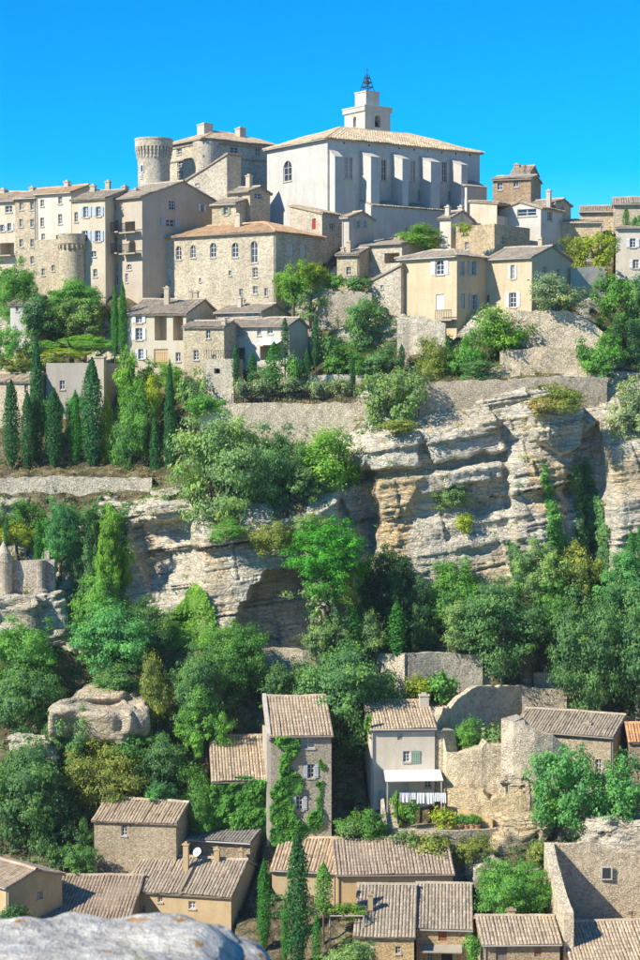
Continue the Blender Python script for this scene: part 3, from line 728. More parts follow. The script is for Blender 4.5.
# belfry
bc = ch.loc(365, 125, fx=ch.w * .40)             # nearest corner of the belfry
k = (ch.O + ch.ex * bc.x + ch.ey * bc.y).y / F
def belf_box(corner_px, left_px, right_px, ytop, ybot, cy_, extra_z=0):
    # corner on the plane through bc, front face to the left, side face to the right, in church axes
    P = ch.loc(corner_px, ytop, fy=cy_); Wc = ch.world(P)
    rl, rr = ray(left_px, ytop), ray(right_px, ytop); kl, kr = rl.x / rl.y, rr.x / rr.y
    wl = (Wc.x - kl * Wc.y) / (ch.ex.x - kl * ch.ex.y); dl = (kr * Wc.y - Wc.x) / (ch.ey.x - kr * ch.ey.y)
    zb_ = ch.loc(corner_px, ybot, fy=cy_).z - extra_z
    return P.x - wl, P.x, P.y, P.y + dl, zb_, P.z
x0, x1, y0, y1, z0, z1 = belf_box(365, 344.5, 390.5, 110.5, 125, bc.y, 2.5)
m = MB(); hz0 = z1 - 1.75; hz1 = z1 - .35; xm, ym = (x0 + x1) / 2, (y0 + y1) / 2
wall_face(m, (x0, y0, 0), (1, 0, 0), (0, 1, 0), x1 - x0, z0, z1, [(xm - x0 - .3, xm - x0 + .3, hz0 + .1, hz1 - .1, .5, True, True)])
wall_face(m, (x1, y0, 0), (0, 1, 0), (-1, 0, 0), y1 - y0, z0, z1, [(ym - y0 - .42, ym - y0 + .42, hz0, hz1, .9, True, True)])
wall_face(m, (x1, y1, 0), (-1, 0, 0), (0, -1, 0), x1 - x0, z0, z1, []); wall_face(m, (x0, y1, 0), (0, -1, 0), (1, 0, 0), y1 - y0, z0, z1, [])
bf = m.build('belfry', 'plaster', ch.root, (.86, .83, .77))
m = MB(); m.box(xm - .29, xm + .29, y0 + .3, y0 + .34, hz0 + .1, hz1 - .12)
for q in range(5): m.obox((xm, y0 + .26, hz0 + .25 + q * .22), (1, 0, 0), (0, .8, -.6), (0, .6, .8), .29, .09, .02)
m.build('louvre', 'painted', bf, (.4, .4, .42))
m = MB(); m.lathe([(.34, ym * 0 + hz0 + .15), (.3, hz0 + .3), (.2, hz0 + .7), (.08, hz0 + .82)], 16, (x1 - .55, ym)); m.build('bell', 'iron', bf)
x0b, x1b, y0b, y1b, z0b, z1b = x0 - .16, x1 + .16, y0 - .16, y1 + .16, z1 + .002, z1 + .62
m = MB(); m.box(x0b, x1b, y0b, y1b, z0b, z1b); m.box(x0b - .06, x1b + .06, y0b - .06, y1b + .06, z1b - .12, z1b + .03); m.build('parapet', 'plaster', bf, (.86, .83, .77))
xu0, xu1, yu0, yu1, zu0, zu1 = belf_box(366, 355, 379.5, 91.5, 105, y0 + (y1 - y0) * .22, .3)
m = MB(); m.box(xu0, xu1, yu0, yu1, zu0, zu1); m.box(xu0 - .07, xu1 + .07, yu0 - .07, yu1 + .07, zu1 + .003, zu1 + .14); m.build('upper_stage', 'plaster', bf, (.86, .83, .77))
cxm, cym = (xu0 + xu1) / 2, (yu0 + yu1) / 2; zt = zu1 + .14; m = MB(); hk = 2.05
for sx in (-1, 1):
    for sy in (-1, 1): m.bar((cxm + sx * .62, cym + sy * .62, zt), (cxm + sx * .12, cym + sy * .12, zt + hk), .04)
for q in (.28, .55, .8):
    r_ = .62 - .5 * q; z = zt + hk * q
    for (a1, b1, a2, b2) in ((-1, -1, 1, -1), (1, -1, 1, 1), (1, 1, -1, 1), (-1, 1, -1, -1)): m.bar((cxm + a1 * r_, cym + b1 * r_, z), (cxm + a2 * r_, cym + b2 * r_, z), .03)
    m.bar((cxm - r_, cym - r_, z - .5), (cxm + r_, cym - r_, z), .022); m.bar((cxm + r_, cym - r_, z - .5), (cxm + r_, cym + r_, z), .022)
m.bar((cxm, cym, zt + hk - .1), (cxm, cym, zt + hk + .75), .03); m.bar((cxm - .18, cym, zt + hk + .5), (cxm + .18, cym, zt + hk + .5), .025)
m.build('bell_cage', 'iron', bf)
m = MB(); m.lathe([(.3, zt + .95), (.26, zt + 1.05), (.17, zt + 1.4), (.05, zt + 1.5)], 14, (cxm, cym)); m.build('bell', 'painted', bf, (.25, .13, .08))

# cluster below the church
B('village_house', 'small stone cottage with a red door against the white church wall', 322, 200, 213, 262, 290, right=342, yaw=40, roof='sr', pitch=13, wcol=PALE, rcol=RT, wins=[('f', 314, 224, 3.5, 11, 'd', (.45, .05, .03)), ('r', 332, 226, 5, 6, 'w')], emb=3)
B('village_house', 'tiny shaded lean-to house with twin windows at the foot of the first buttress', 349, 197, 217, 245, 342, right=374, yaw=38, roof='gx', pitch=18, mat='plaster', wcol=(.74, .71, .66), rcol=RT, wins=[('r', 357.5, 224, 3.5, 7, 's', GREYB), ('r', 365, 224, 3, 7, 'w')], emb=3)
B('village_house', 'low tiled cottage with white chimney left of the stepped terrace house', 359, 195, 254, 296, 337, depth=5, yaw=25, roof='gx', wcol=CREAM, rcol=RG, wins=[('f', 348.5, 271, 4.5, 8, 'w')], chims=[(349, 241, 256, 4, .1), (343, 247, 257, 3, .2)], emb=3)
B('village_house', 'stepped stone house with a sunken roof terrace left of the beige corner house', 402, 195, 243, 300, 359, right=428, yaw=36, roof='sf', pitch=9, wcol=PALE, rcol=RG, wins=[('f', 369, 257, 3.5, 8, 'w'), ('f', 392, 258, 15, 11, 'o')], chims=[], emb=3)
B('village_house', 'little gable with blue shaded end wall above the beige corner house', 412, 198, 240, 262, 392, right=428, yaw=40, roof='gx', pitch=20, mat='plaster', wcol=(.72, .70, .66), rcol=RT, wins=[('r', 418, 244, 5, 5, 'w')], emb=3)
B('stone_wall_house', 'windowless pale stone gable wall beside the beige corner house', 401, 190, 281, 352, 368, depth=4.5, yaw=33, roof='sl', pitch=23, wcol=PALE, rcol=RG, wins=[('f', 382, 287, 3, 4, 'w')], emb=3)
hb5 = B('village_house', 'beige corner house with hipped roof and an arched white shuttered window', 457, 186, 255, 340, 399.5, right=487, yaw=43, roof='hip', pitch=18, mat='plaster', wcol=(.88, .74, .52), rcol=RG, emb=4, over=.35,
  wins=[('f', 440, 267.5, 8.5, 15, 'A', WHITE), ('f', 440, 302, 8, 16, 'c', (.7, .76, .78)), ('r', 462.5, 268, 4, 14, 'w'), ('r', 473, 268, 4.5, 14, 's', GREYB), ('r', 463, 301, 4, 15, 'c', GREYB), ('r', 474, 302, 5, 15, 's', GREYB), ('r', 475, 325, 4, 8, 'w')])
balcony(hb5, 441, 457, 320, n=10)
B('village_house', 'ochre house with white shutters and shaded gable behind the olive tree', 532, 186, 256.5, 312, 486, right=571, yaw=40, roof='gx', pitch=19, mat='plaster', wcol=(.86, .72, .52), rcol=RG,
  wins=[('f', 513, 272, 4, 14, 's', WHITE), ('f', 513, 300, 7, 15, 's', WHITE), ('f', 487, 300, 5, 10, 'd', WOOD), ('r', 545, 271, 4, 9, 'w'), ('r', 558.5, 273, 4, 8, 'w')], chims=[(541, 238, 247, 4, .5)], emb=3)
B('village_house', 'blocky stone house with a vine tuft and shaded side above the ochre house', 494.5, 192, 225, 275, 456, right=530, yaw=40, roof='flat', wcol=(.86, .72, .52), wins=[('f', 467, 246, 4, 8, 'w'), ('r', 503, 240, 4, 8, 'w')], emb=3)
B('village_house', 'narrow whitewashed house with tall chimneys under the church buttresses', 451, 196, 217, 250, 440, right=474, yaw=36, roof='gx', pitch=20, mat='plaster', wcol=PALE, rcol=RG, chims=[(448, 206, 218, 4, .1), (461, 206, 214, 4, .5)], emb=3)
B('village_house', 'cream flat-roofed house with a dark terrace opening right of the church', 497, 198, 203, 232, 470, right=513, yaw=36, roof='sr', pitch=7, mat='plaster', wcol=CREAM, rcol=RT, wins=[('r', 503.5, 211, 12, 9, 'o')], emb=3)
B('village_house', 'white gabled house with a wide blue glazed window right of the church', 541, 198, 207, 240, 499, right=563, yaw=30, roof='gy', pitch=17, mat='plaster', wcol=(.86, .84, .79), rcol=RT, wins=[('f', 527, 212.5, 19, 8, 'w'), ('r', 550, 216, 5, 8, 'w')], chims=[(549, 190, 203, 4, .8)], emb=3)
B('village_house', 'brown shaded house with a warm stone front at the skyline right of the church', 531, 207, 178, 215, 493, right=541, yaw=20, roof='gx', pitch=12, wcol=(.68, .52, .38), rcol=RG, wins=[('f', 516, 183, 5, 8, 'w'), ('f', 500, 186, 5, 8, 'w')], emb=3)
B('village_house', 'small stone attic block standing on the skyline right of the church', 530, 210, 172, 205, 512, right=538, yaw=20, roof='gx', pitch=25, wcol=(.76, .64, .48), rcol=RT, emb=3, chims=[(517, 164, 172, 5)])
B('village_house', 'small cream cottage in shade just behind the white gabled house', 556, 203, 203, 235, 530, right=571, yaw=36, roof='gx', pitch=17, wcol=CREAM, rcol=RG, wins=[('r', 562, 210, 4, 6, 'w')], emb=3)
B('village_house', 'low stepped stone cottage between the whitewashed house and the cream terrace house', 476, 195.5, 232, 262, 452, right=492, yaw=38, roof='sf', pitch=10, wcol=PALE, rcol=RT, wins=[('f', 463, 240, 3, 6, 'w')], emb=3)
B('garden_building', 'low tan wall building with flat tiled top behind the yellow bush', 602, 202, 222, 255, 560, depth=5, yaw=8, roof='sf', pitch=8, wcol=(.98, .84, .62), rcol=RT, emb=4)
B('village_house', 'long low stone house on the right skyline with a tiled roof', 672, 210, 210, 255, 580, depth=7, yaw=10, roof='gx', pitch=14, wcol=(.97, .87, .70), rcol=RG, wins=[('f', 600, 222, 4, 7, 'w')], emb=4)
B('village_house', 'plain raised stone house at the right edge of the skyline', 668, 207, 203, 240, 614, depth=5, yaw=8, roof='gx', pitch=18, wcol=(.94, .84, .68), rcol=RG, emb=4)
B('village_house', 'pale beige house with small windows at the right edge behind the bushes', 668, 197, 227, 292, 616, depth=7, yaw=10, roof='sf', pitch=8, wcol=PALE, mat='plaster', rcol=RT, wins=[('f', 633, 243, 6, 9, 's', WHITE), ('f', 636, 264, 6, 9, 's', WHITE)], emb=4)

# long building and the houses under it
B('long_house', 'long pale stone building with a row of tall arched windows and orange tile roof', 275.5, 192, 230.5, 312, 139.5, right=322, yaw=33, roof='hip', pitch=17, wcol=(.92, .85, .72), rcol=RO, emb=4,
  wins=[('f', 157, 255, 5, 13, 'a'), ('f', 178.5, 253, 5.5, 14, 'a'), ('f', 193, 251.5, 5, 13, 'a'), ('f', 213, 250, 6, 15, 'a'), ('f', 235, 250, 6.5, 15, 'a'), ('f', 254, 252, 6.5, 22, 'a'), ('f', 255, 272.5, 5, 10, 'w'), ('f', 255, 290, 4.5, 8, 'w'), ('f', 230, 273, 3, 5, 'w'), ('f', 241, 293, 3.5, 9, 'w'), ('f', 266, 292, 3, 8, 'w'), ('f', 170, 282, 2, 4, 'w'), ('f', 200, 280, 2, 4, 'w'),
        ('r', 290, 250, 7, 12, 'b', (.6, .57, .52)), ('r', 303, 251, 6, 13, 'b', (.6, .57, .52)), ('r', 301, 275, 7, 14, 'd', WOOD)], chims=[(238.5, 214, 221, 5, .3), (180, 226, 233, 4, .3)], cat='building')
B('village_house', 'cream house with open loggias on two floors beside the twin cypresses', 186, 187, 313, 368, 125, right=222, yaw=20, roof='gx', pitch=19, mat='plaster', wcol=(.86, .78, .62), rcol=RG, emb=4,
  wins=[('f', 139, 319.5, 6, 7, 's', WHITE), ('f', 139, 334, 6.5, 12, 's', WHITE), ('f', 141, 354, 5, 10, 's', WHITE), ('f', 160.5, 328, 12, 25, 'o'), ('f', 178, 328, 10, 25, 'o'), ('f', 161, 357, 14, 16, 'd', (.6, .42, .22)), ('f', 178, 357, 5, 9, 'w')], chims=[(167, 287, 297, 4.5, .3), (196, 291, 305, 4, .6), (191, 290, 300, 3, .7)])
B('village_house', 'stone house with small windows under a low curved roofline right of the loggia house', 224, 184, 326, 385, 184, right=240, yaw=22, roof='gx', pitch=16, wcol=CREAM, rcol=RG, wins=[('f', 208, 334, 4, 9, 'w'), ('f', 196, 355, 5, 10, 'w'), ('f', 214, 358, 4, 7, 'w')], chims=[(224, 319, 330, 3.5, .1)], emb=4)
hm3 = B('village_house', 'long low white house with shuttered windows and a pale awning above the garden', 289, 184.5, 325, 368, 225, right=308, yaw=26, roof='gx', pitch=19, mat='plaster', wcol=(.86, .82, .74), rcol=RG, emb=4,
  wins=[('f', 240, 332, 5, 10, 's', (.45, .38, .33)), ('f', 270, 329, 5.5, 10, 'w'), ('f', 259, 331, 4, 9, 'w'), ('f', 271, 353, 22, 14, 'o'), ('f', 240, 355, 10, 14, 'o')])
m = MB(); A, Bq = hm3.loc(261, 341, fy=0), hm3.loc(282, 340, fy=0); m.obox(((A.x + Bq.x) / 2, -.7, A.z - .2), (1, 0, 0), (0, .95, .3), (0, -.3, .95), (Bq.x - A.x) / 2, .75, .03); m.build('awning', 'cloth', hm3.root, (.85, .85, .85))
B('village_house', 'small stone gable house with pale blue dormer between the long building and white house', 262, 188, 311, 335, 216, right=288, yaw=30, roof='gx', pitch=18, wcol=PALE, rcol=RG, wins=[('f', 226, 314, 4, 6, 'w'), ('f', 252, 314, 14, 5, 'w', BLUEW)], chims=[(240, 297, 306, 3.5, .3), (243, 299, 306, 3, .7)], emb=4)
hm5 = B('terrace_block', 'square stone terrace block with a small dark opening above the big green tree', 233.5, 181.5, 360, 404, 203, right=243, yaw=14, roof='flat', wcol=PALE, wins=[('f', 217, 371, 6, 5, 'o')], emb=4, cat='terrace')
m = MB()
for i in range(13):
    x = .1 + (hm5.w - .2) * i / 12; m.box(x - .02, x + .02, .05, .09, hm5.H + .122, hm5.H + .9)
m.box(.05, hm5.w - .05, .04, .1, hm5.H + .9, hm5.H + .95); m.build('railing', 'iron', hm5.root)
B('village_house', 'tan roofed house behind the left cypress row with one lit wall', 30, 184, 381, 420, -20, right=54, yaw=22, roof='gx', pitch=17, wcol=CREAM, rcol=RT, wins=[('f', 26, 388, 3.5, 10, 'w'), ('f', 8, 390, 4, 9, 'w')], emb=4)
hl = B('garden_house', 'flat roofed grey rendered building with a lit stone pier behind the cypresses', 105, 185, 364, 415, 46, right=121, yaw=12, roof='flat', mat='plaster', wcol=(.62, .58, .52), emb=4, wins=[('f', 62, 385, 5, 9, 'w')])
A, Bq = hl.loc(91, 358, fy=-.4), hl.loc(104, 358, fy=-.4); m = MB(); m.box(A.x, Bq.x, -.5, .3, -4, A.z); m.box(A.x - .08, Bq.x + .08, -.58, .38, A.z + .003, A.z + .14); m.build('pier', 'plaster', hl.root, (.82, .74, .6))

# valley houses
hv = B('village_house', 'tall three-storey stone house with grey shutters and climbing ivy', 331.5, 152, 734, 838, 271, depth=6.2, yaw=-5, roof='sf', pitch=18, wcol=(.68, .64, .56), rcol=RT, emb=3, key='ivy',
  wins=[('f', 308, 742, 13, 13, 'w'), ('f', 311, 771, 7, 14, 's', (.55, .57, .6)), ('f', 299.5, 803, 7, 14, 's', (.55, .57, .6))])
m = MB(); m.add([(-.35, -.2, hv.H - .35), (-.02, -.2, hv.H - .35), (-.02, 6.5, hv.H + 1.85), (-.35, 6.5, hv.H + 1.85), (-.35, -.2, hv.H + .15), (-.02, -.2, hv.H + .15), (-.02, 6.5, hv.H + 2.4), (-.35, 6.5, hv.H + 2.4)], [(0, 3, 2, 1), (4, 5, 6, 7), (0, 1, 5, 4), (1, 2, 6, 5), (2, 3, 7, 6), (3, 0, 4, 7)]); m.build('parapet', 'plaster', hv.root, (.82, .77, .68))
m = MB(); m.box(-.35, -.003, .01, 6.3, -2, hv.H - .3); m.build('side_wall', 'plaster', hv.root, (.78, .72, .62))
hv2 = B('village_house', 'lower ivy-clad wing with a broad tiled roof left of the tall stone house', 268, 152.4, 779, 838, 213, depth=7.2, yaw=-5, roof='sf', pitch=17, wcol=(.66, .62, .54), rcol=RT, emb=3, key='ivy2', wins=[('f', 255, 790, 4, 8, 'w')])
hw = B('village_house', 'whitewashed house with a green shutter and awning behind the laundry', 435, 156, 727, 799, 371, depth=4.6, yaw=-5, roof='sf', pitch=17, mat='plaster', wcol=(1.0, .93, .80), rcol=(.86, .74, .60), emb=3, key='white',
  wins=[('f', 400, 736, 5, 8, 'c', (.5, .47, .42)), ('f', 406.5, 756.5, 7, 11, 'w'), ('f', 405, 788, 7, 17, 'd', (.55, .6, .5)), ('f', 428, 784, 7, 8, 'w')], chims=[(424, 694, 703, 9, .8)])
A, Bq = hw.loc(411, 763, fy=0), hw.loc(420, 750.5, fy=0); m = MB()
for i in range(5):
    g = (Bq.x - A.x) / 5; m.box(A.x + i * g + .01, A.x + (i + 1) * g - .01, -.08, -.03, A.z, Bq.z)
m.box(A.x, Bq.x, -.1, -.081, A.z + .15, A.z + .25); m.box(A.x, Bq.x, -.1, -.081, Bq.z - .25, Bq.z - .15); m.build('shutter', 'painted', hw.root, (.30, .42, .31))['label'] = 'green wooden shutter'
A, Bq = hw.loc(383, 771, fy=0), hw.loc(440, 771, fy=0); m = MB(); m.obox(((A.x + Bq.x) / 2, -.95, A.z - .25), (1, 0, 0), (0, .96, .28), (0, -.28, .96), (Bq.x - A.x) / 2, .98, .035)
aw = m.build('awning', 'cloth', hw.root, (.86, .83, .76)); m = MB()
for x in (A.x + .15, Bq.x - .15): m.box(x - .05, x + .05, -1.85, -1.75, -1, A.z - .55)
m.build('post', 'painted', hw.root, (.5, .45, .4))
m = MB(); m.bar((.0, -.12, hw.H - .35), (hw.w, -.12, hw.H - .35), .06); m.bar((.12, -.1, -1), (.12, -.1, hw.H - .3), .05); m.build('drainpipe', 'painted', hw.root, (.45, .45, .45))
B('village_house', 'stone house with a long grey tiled roof behind the two slender trees', 613, 158, 736, 815, 514, depth=7.5, yaw=24, roof='gx', pitch=18, wcol=(.74, .66, .52), rcol=RG, emb=4, wins=[('f', 598.5, 766, 6, 13, 'w')], chims=[(588, 722, 729, 7, .2)])
B('village_house', 'house with an orange tiled roof cut off at the right edge', 690, 157, 742, 815, 630, depth=6, yaw=4, roof='gx', pitch=18, wcol=(.6, .5, .38), rcol=(.95, .58, .34), emb=4, wins=[('f', 655, 770, 6, 10, 'w')])
B('village_house', 'square rubble stone house with one small window at the edge of the wood', 176, 148, 823, 878, 94, right=198, yaw=13, roof='gx', pitch=18, wcol=(.66, .58, .46), rcol=RT, emb=4, wins=[('f', 124, 830, 5.5, 11, 'w')], chims=[(175, 801, 810, 5, .5)])
hd = B('village_house', 'twin-roofed tan house with a satellite dish above the lichened boulder', 231, 143, 895, 965, 126, right=261, yaw=13, roof='gx', pitch=19, mat='plaster', wcol=(.84, .66, .40), rcol=(.72, .65, .57), emb=4,
  wins=[('f', 160, 897.5, 4.5, 9, 'w'), ('f', 192, 905, 7, 7, 'w'), ('f', 143, 909, 4, 6, 'w'), ('r', 240, 915, 5, 14, 'w'), ('r', 251, 900, 4, 12, 'w')], chims=[(186, 843, 868, 5, .3), (217, 848, 862, 5, .45), (241, 849, 858, 4, .6)])
m = MB(); P = hd.loc(197, 852, fy=hd.d * .45); m.lathe([(.0, -.12), (.2, -.09), (.36, 0), (.38, .02)], 18, cap=False)
dish = m.build('satellite_dish', 'painted', hd.roof, (.8, .8, .82)); dish.location = P; dish.rotation_euler = (math.radians(60), 0, math.radians(-20))
m = MB(); m.bar((P.x, P.y + .1, P.z - 1.3), (P.x, P.y + .1, P.z), .03); m.build('dish_mast', 'iron', hd.roof)
# white firewall band between the twin roofs
m = MB(); xx = hd.loc(181, 880, fy=0).x; tp = math.tan(math.radians(19)); m.add([(xx - .12, -.35, hd.H - .12), (xx + .12, -.35, hd.H - .12), (xx + .12, hd.d / 2, hd.H + hd.d / 2 * tp), (xx - .12, hd.d / 2, hd.H + hd.d / 2 * tp), (xx - .12, -.35, hd.H + .18), (xx + .12, -.35, hd.H + .18), (xx + .12, hd.d / 2, hd.H + hd.d / 2 * tp + .28), (xx - .12, hd.d / 2, hd.H + hd.d / 2 * tp + .28)], [(4, 5, 6, 7), (0, 1, 5, 4), (1, 2, 6, 5), (3, 0, 4, 7)]); m.build('roof_divider', 'plaster', hd.roof, (.5, .42, .34))
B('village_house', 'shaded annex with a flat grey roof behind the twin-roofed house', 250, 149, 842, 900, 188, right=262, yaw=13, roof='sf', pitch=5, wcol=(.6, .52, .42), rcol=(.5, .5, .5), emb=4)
B('village_house', 'broad brown tiled roof in front of the rubble stone house at lower left', 127, 139.5, 925, 985, 36, depth=13, yaw=5, roof='gx', pitch=17, mat='plaster', wcol=(.8, .6, .36), rcol=(.64, .55, .47), emb=4, chims=[(94, 862, 878, 5, .6)])
B('village_house', 'tan house with a shaded gable at the lower left corner', 8, 138.5, 886, 970, -46, right=62, yaw=44, roof='gx', pitch=17, mat='plaster', wcol=(.84, .64, .38), rcol=(.72, .62, .52), emb=4, wins=[('r', 40, 895, 5, 9, 'w')])
B('village_house', 'orange-edged roof house with shaded front behind the tall cypress at the bottom', 336, 147, 871, 930, 272, depth=9, yaw=9, roof='gx', pitch=18, mat='plaster', wcol=(.78, .62, .40), rcol=(.88, .74, .58), emb=4, wins=[('f', 300, 888, 6, 9, 'w'), ('f', 322, 889, 5, 9, 'w')])
B('village_house', 'ochre walled house under a wide brown tiled roof below the laundry terrace', 453, 146, 872, 940, 337, depth=9.5, yaw=-3, roof='gx', pitch=18, mat='plaster', wcol=(.86, .66, .38), rcol=(.68, .59, .52), emb=4, wins=[('f', 365.5, 893, 9, 14, 'w'), ('f', 346, 925, 5, 16, 'd', (.35, .2, .16))])
B('village_house', 'grey tiled stone house with a small chimney at the bottom centre', 414, 138, 936, 985, 355, depth=12.4, yaw=4, roof='gx', pitch=19, wcol=(.84, .66, .42), rcol=RG, emb=4, wins=[('f', 370.5, 944, 5, 7, 'w'), ('f', 371, 955, 6, 6, 'd', WOOD), ('f', 398, 950, 5, 7, 'w')], chims=[(370.5, 893, 910, 5, .22)])
h10 = B('village_house', 'stone wing with a red-brown shutter and canopy at the bottom centre', 471.5, 139.3, 928, 985, 416.5, depth=11, yaw=4, roof='gx', pitch=19, wcol=(.84, .66, .42), rcol=RG, emb=4, wins=[('f', 442.5, 935, 8.5, 12, 'c', (.33, .12, .07)), ('f', 430, 957, 6, 9, 'w'), ('f', 447, 957, 11, 12, 'd', (.05, .04, .04))])
A, Bq = h10.loc(420, 945, fy=0), h10.loc(462, 945, fy=0); m = MB(); m.obox(((A.x + Bq.x) / 2, -.55, A.z - .1), (1, 0, 0), (0, .97, .2), (0, -.2, .97), (Bq.x - A.x) / 2, .6, .05); m.build('canopy', 'plaster', h10.root, (.6, .55, .48))
B('village_house', 'small stone cottage with a short chimney beside the roofless ruin', 560, 136.5, 942, 990, 483.5, depth=6.4, yaw=-3, roof='gx', pitch=18, wcol=(.72, .6, .44), rcol=(.74, .66, .56), emb=4, wins=[('f', 501.5, 955, 11, 18, 'd', (.25, .2, .17)), ('f', 538, 952, 7, 9, 'c', (.4, .2, .13))], chims=[(511.5, 908, 922, 7, .55)])
B('village_house', 'large tiled roof filling the lower right corner', 715, 134, 978, 1010, 579, depth=14, yaw=-4, roof='gx', pitch=18, wcol=(.7, .6, .46), rcol=(.80, .70, .58), emb=4)

# ------------------------------------------------------------------ hillside: a lofted surface through surveyed profiles
PROF = {   # column px: r0..r12 (py, Y)
 -60: [(1010,136),(930,143),(850,151),(760,157),(690,162),(640,167),(600,168.5),(505,175.6),(480,177),(466,180),(400,188),(295,203),(230,216)],
   0: [(1010,136),(930,143),(850,151),(760,157),(690,162),(640,167),(598,168.5),(502,175.6),(478,177),(466,180),(400,188),(290,203),(225,216)],
  55: [(1010,136),(930,143),(852,151),(760,157),(700,162),(645,167),(598,168.5),(502,175.6),(478,177),(466,180),(400,188),(290,202),(225,214)],
  80: [(1010,136),(930,143),(854,151),(765,157),(705,162),(655,167),(560,171.5),(502,175.6),(478,177),(466,180),(400,188),(295,200),(220,213)],
 120: [(1010,136),(930,143),(856,151),(765,157),(700,162),(640,168.5),(520,173),(502,175.6),(478,177),(466,180),(395,188),(300,198),(215,212)],
 150: [(1010,136),(930,143),(856,151),(765,157),(690,163),(615,170),(503,173),(494,176),(477,177),(462,180),(390,187),(305,197),(210,212)],
 190: [(1010,136),(930,143),(850,151),(765,158),(690,163),(625,169.6),(500,172.6),(488,176),(462,177.5),(455,180),(380,187),(308,196),(205,212)],
 205: [(1010,136),(940,142),(845,152),(765,158),(695,162.5),(650,166),(535,168.5),(450,176.6),(410,178.2),(405,181),(382,186),(308,195),(210,209)],
 260: [(1010,136),(940,142),(840,152.5),(770,158.5),(700,163),(655,166),(530,169),(446,177.2),(405,178.4),(400,181),(382,185),(310,193),(225,206)],
 320: [(1010,136),(940,142),(842,153),(770,158.5),(700,163.5),(655,167),(512,170),(444,177.2),(404,178.4),(398,181),(372,185.5),(300,194),(232,205)],
 348: [(1010,136),(940,142),(842,153),(775,158.5),(700,163.5),(650,168),(495,171.5),(440,177.2),(404,178.4),(396,181),(365,185.5),(298,193),(236,204)],
 370: [(1010,136),(940,142),(840,153),(800,156.5),(700,164),(604,172),(452,173.5),(432,175.6),(404,178),(390,181),(355,185.5),(300,191.5),(240,203)],
 420: [(1010,136),(940,142),(838,153),(800,156.5),(700,164),(600,172),(438,173.6),(428,175.8),(384,178),(376,181),(350,184.8),(300,191),(235,204)],
 460: [(1010,136),(935,142),(850,151.5),(800,156.2),(700,163.5),(600,172),(426,174),(420,176),(382,178),(374,181),(346,184.5),(315,188),(232,203)],
 500: [(1010,136),(930,142),(852,151),(800,156),(700,163),(595,172),(420,174.3),(408,176.2),(380,178),(374,180.8),(350,183.6),(312,187),(225,203)],
 540: [(1010,135),(930,142),(850,150.5),(805,155),(700,163),(585,172),(414,173.6),(396,176.6),(377,178.2),(374,181),(346,184),(310,187.5),(225,204)],
 585: [(1010,135),(925,142),(848,150.5),(815,155),(700,163),(580,173.8),(420,175.8),(400,177.4),(376,179),(372,181.2),(345,184.5),(306,189),(232,205)],
 620: [(1010,135),(925,142),(850,150.5),(815,155),(700,163),(570,171.5),(442,173.6),(402,178),(372,180),(360,182.5),(330,187),(290,195.5),(230,208)],
 700: [(1010,135),(925,142),(850,150.5),(815,155),(700,163),(570,171.5),(442,173.8),(402,178),(372,180),(355,183),(325,188),(290,196),(230,210)],
}
NSEG = [8, 12, 14, 16, 24, 120, 56, 30, 10, 18, 26, 16]
cols = sorted(PROF); tab = np.array([PROF[c] for c in cols], float)      # C x 13 x 2
pxs = np.concatenate([np.arange(-60, 700.1, 1.25)])
def smooth_interp(x, xs, ys):
    i = np.clip(np.searchsorted(xs, x) - 1, 0, len(xs) - 2); xs = np.array(xs, float)
    t = (x - xs[i]) / (xs[i + 1] - xs[i]); t = t * t * (3 - 2 * t) * .6 + t * .4
    return ys[i] * (1 - t) + ys[i + 1] * t
rows_py, rows_Y, rows_seg = [], [], []
ctrl = np.stack([np.stack([smooth_interp(pxs, cols, tab[:, r, k]) for k in (0, 1)], -1) for r in range(13)], 0)   # 13 x N x 2
for r in range(12):
    for q in range(NSEG[r]):
        t = q / NSEG[r]
        rows_py.append(ctrl[r, :, 0] * (1 - t) + ctrl[r + 1, :, 0] * t); rows_Y.append(ctrl[r, :, 1] * (1 - t) + ctrl[r + 1, :, 1] * t); rows_seg.append(r + t)
rows_py.append(ctrl[12, :, 0]); rows_Y.append(ctrl[12, :, 1]); rows_seg.append(12.0)
PYg = np.array(rows_py); Yg = np.array(rows_Y); SEG = np.array(rows_seg)[:, None] * np.ones_like(PYg); PXg = pxs[None, :] * np.ones_like(PYg)
xc, yc = (PXg - 320) / F, (480 - PYg) / F
dyv = CP + yc * SP
Xg = xc / dyv * Yg; Zg = (-SP + yc * CP) / dyv * Yg
# rock mask
def band(a, lo, hi, s): return 1 / (1 + np.exp(-(a - lo) / s)) * (1 - 1 / (1 + np.exp(-(a - hi) / s)))
rock = band(SEG, 5.0, 6.05, .03)
rock = np.maximum(rock, band(SEG, 5.95, 8.05, .04) * (1 / (1 + np.exp(-(PXg - 362) / 6))))
slope_patch = band(SEG, 5.9, 7.2, .05) * (vnoise(Xg * .35, Zg * .5, Yg * .3, 5) * 1.2 + .35 > .35)
rock = np.maximum(rock, slope_patch * .9)
patch = np.clip(fbm(Xg * .16, Zg * .22, Yg * .1, 3, 91) * 1.6 - .35, 0, 1); rock = np.maximum(rock, patch * .75 * (SEG > 1.5))
rock = np.maximum(rock, .62 * band(SEG, 10.2, 12.2, .1) * (fbm(Xg * .3, Zg * .3, 0, 3, 8) > -.1))
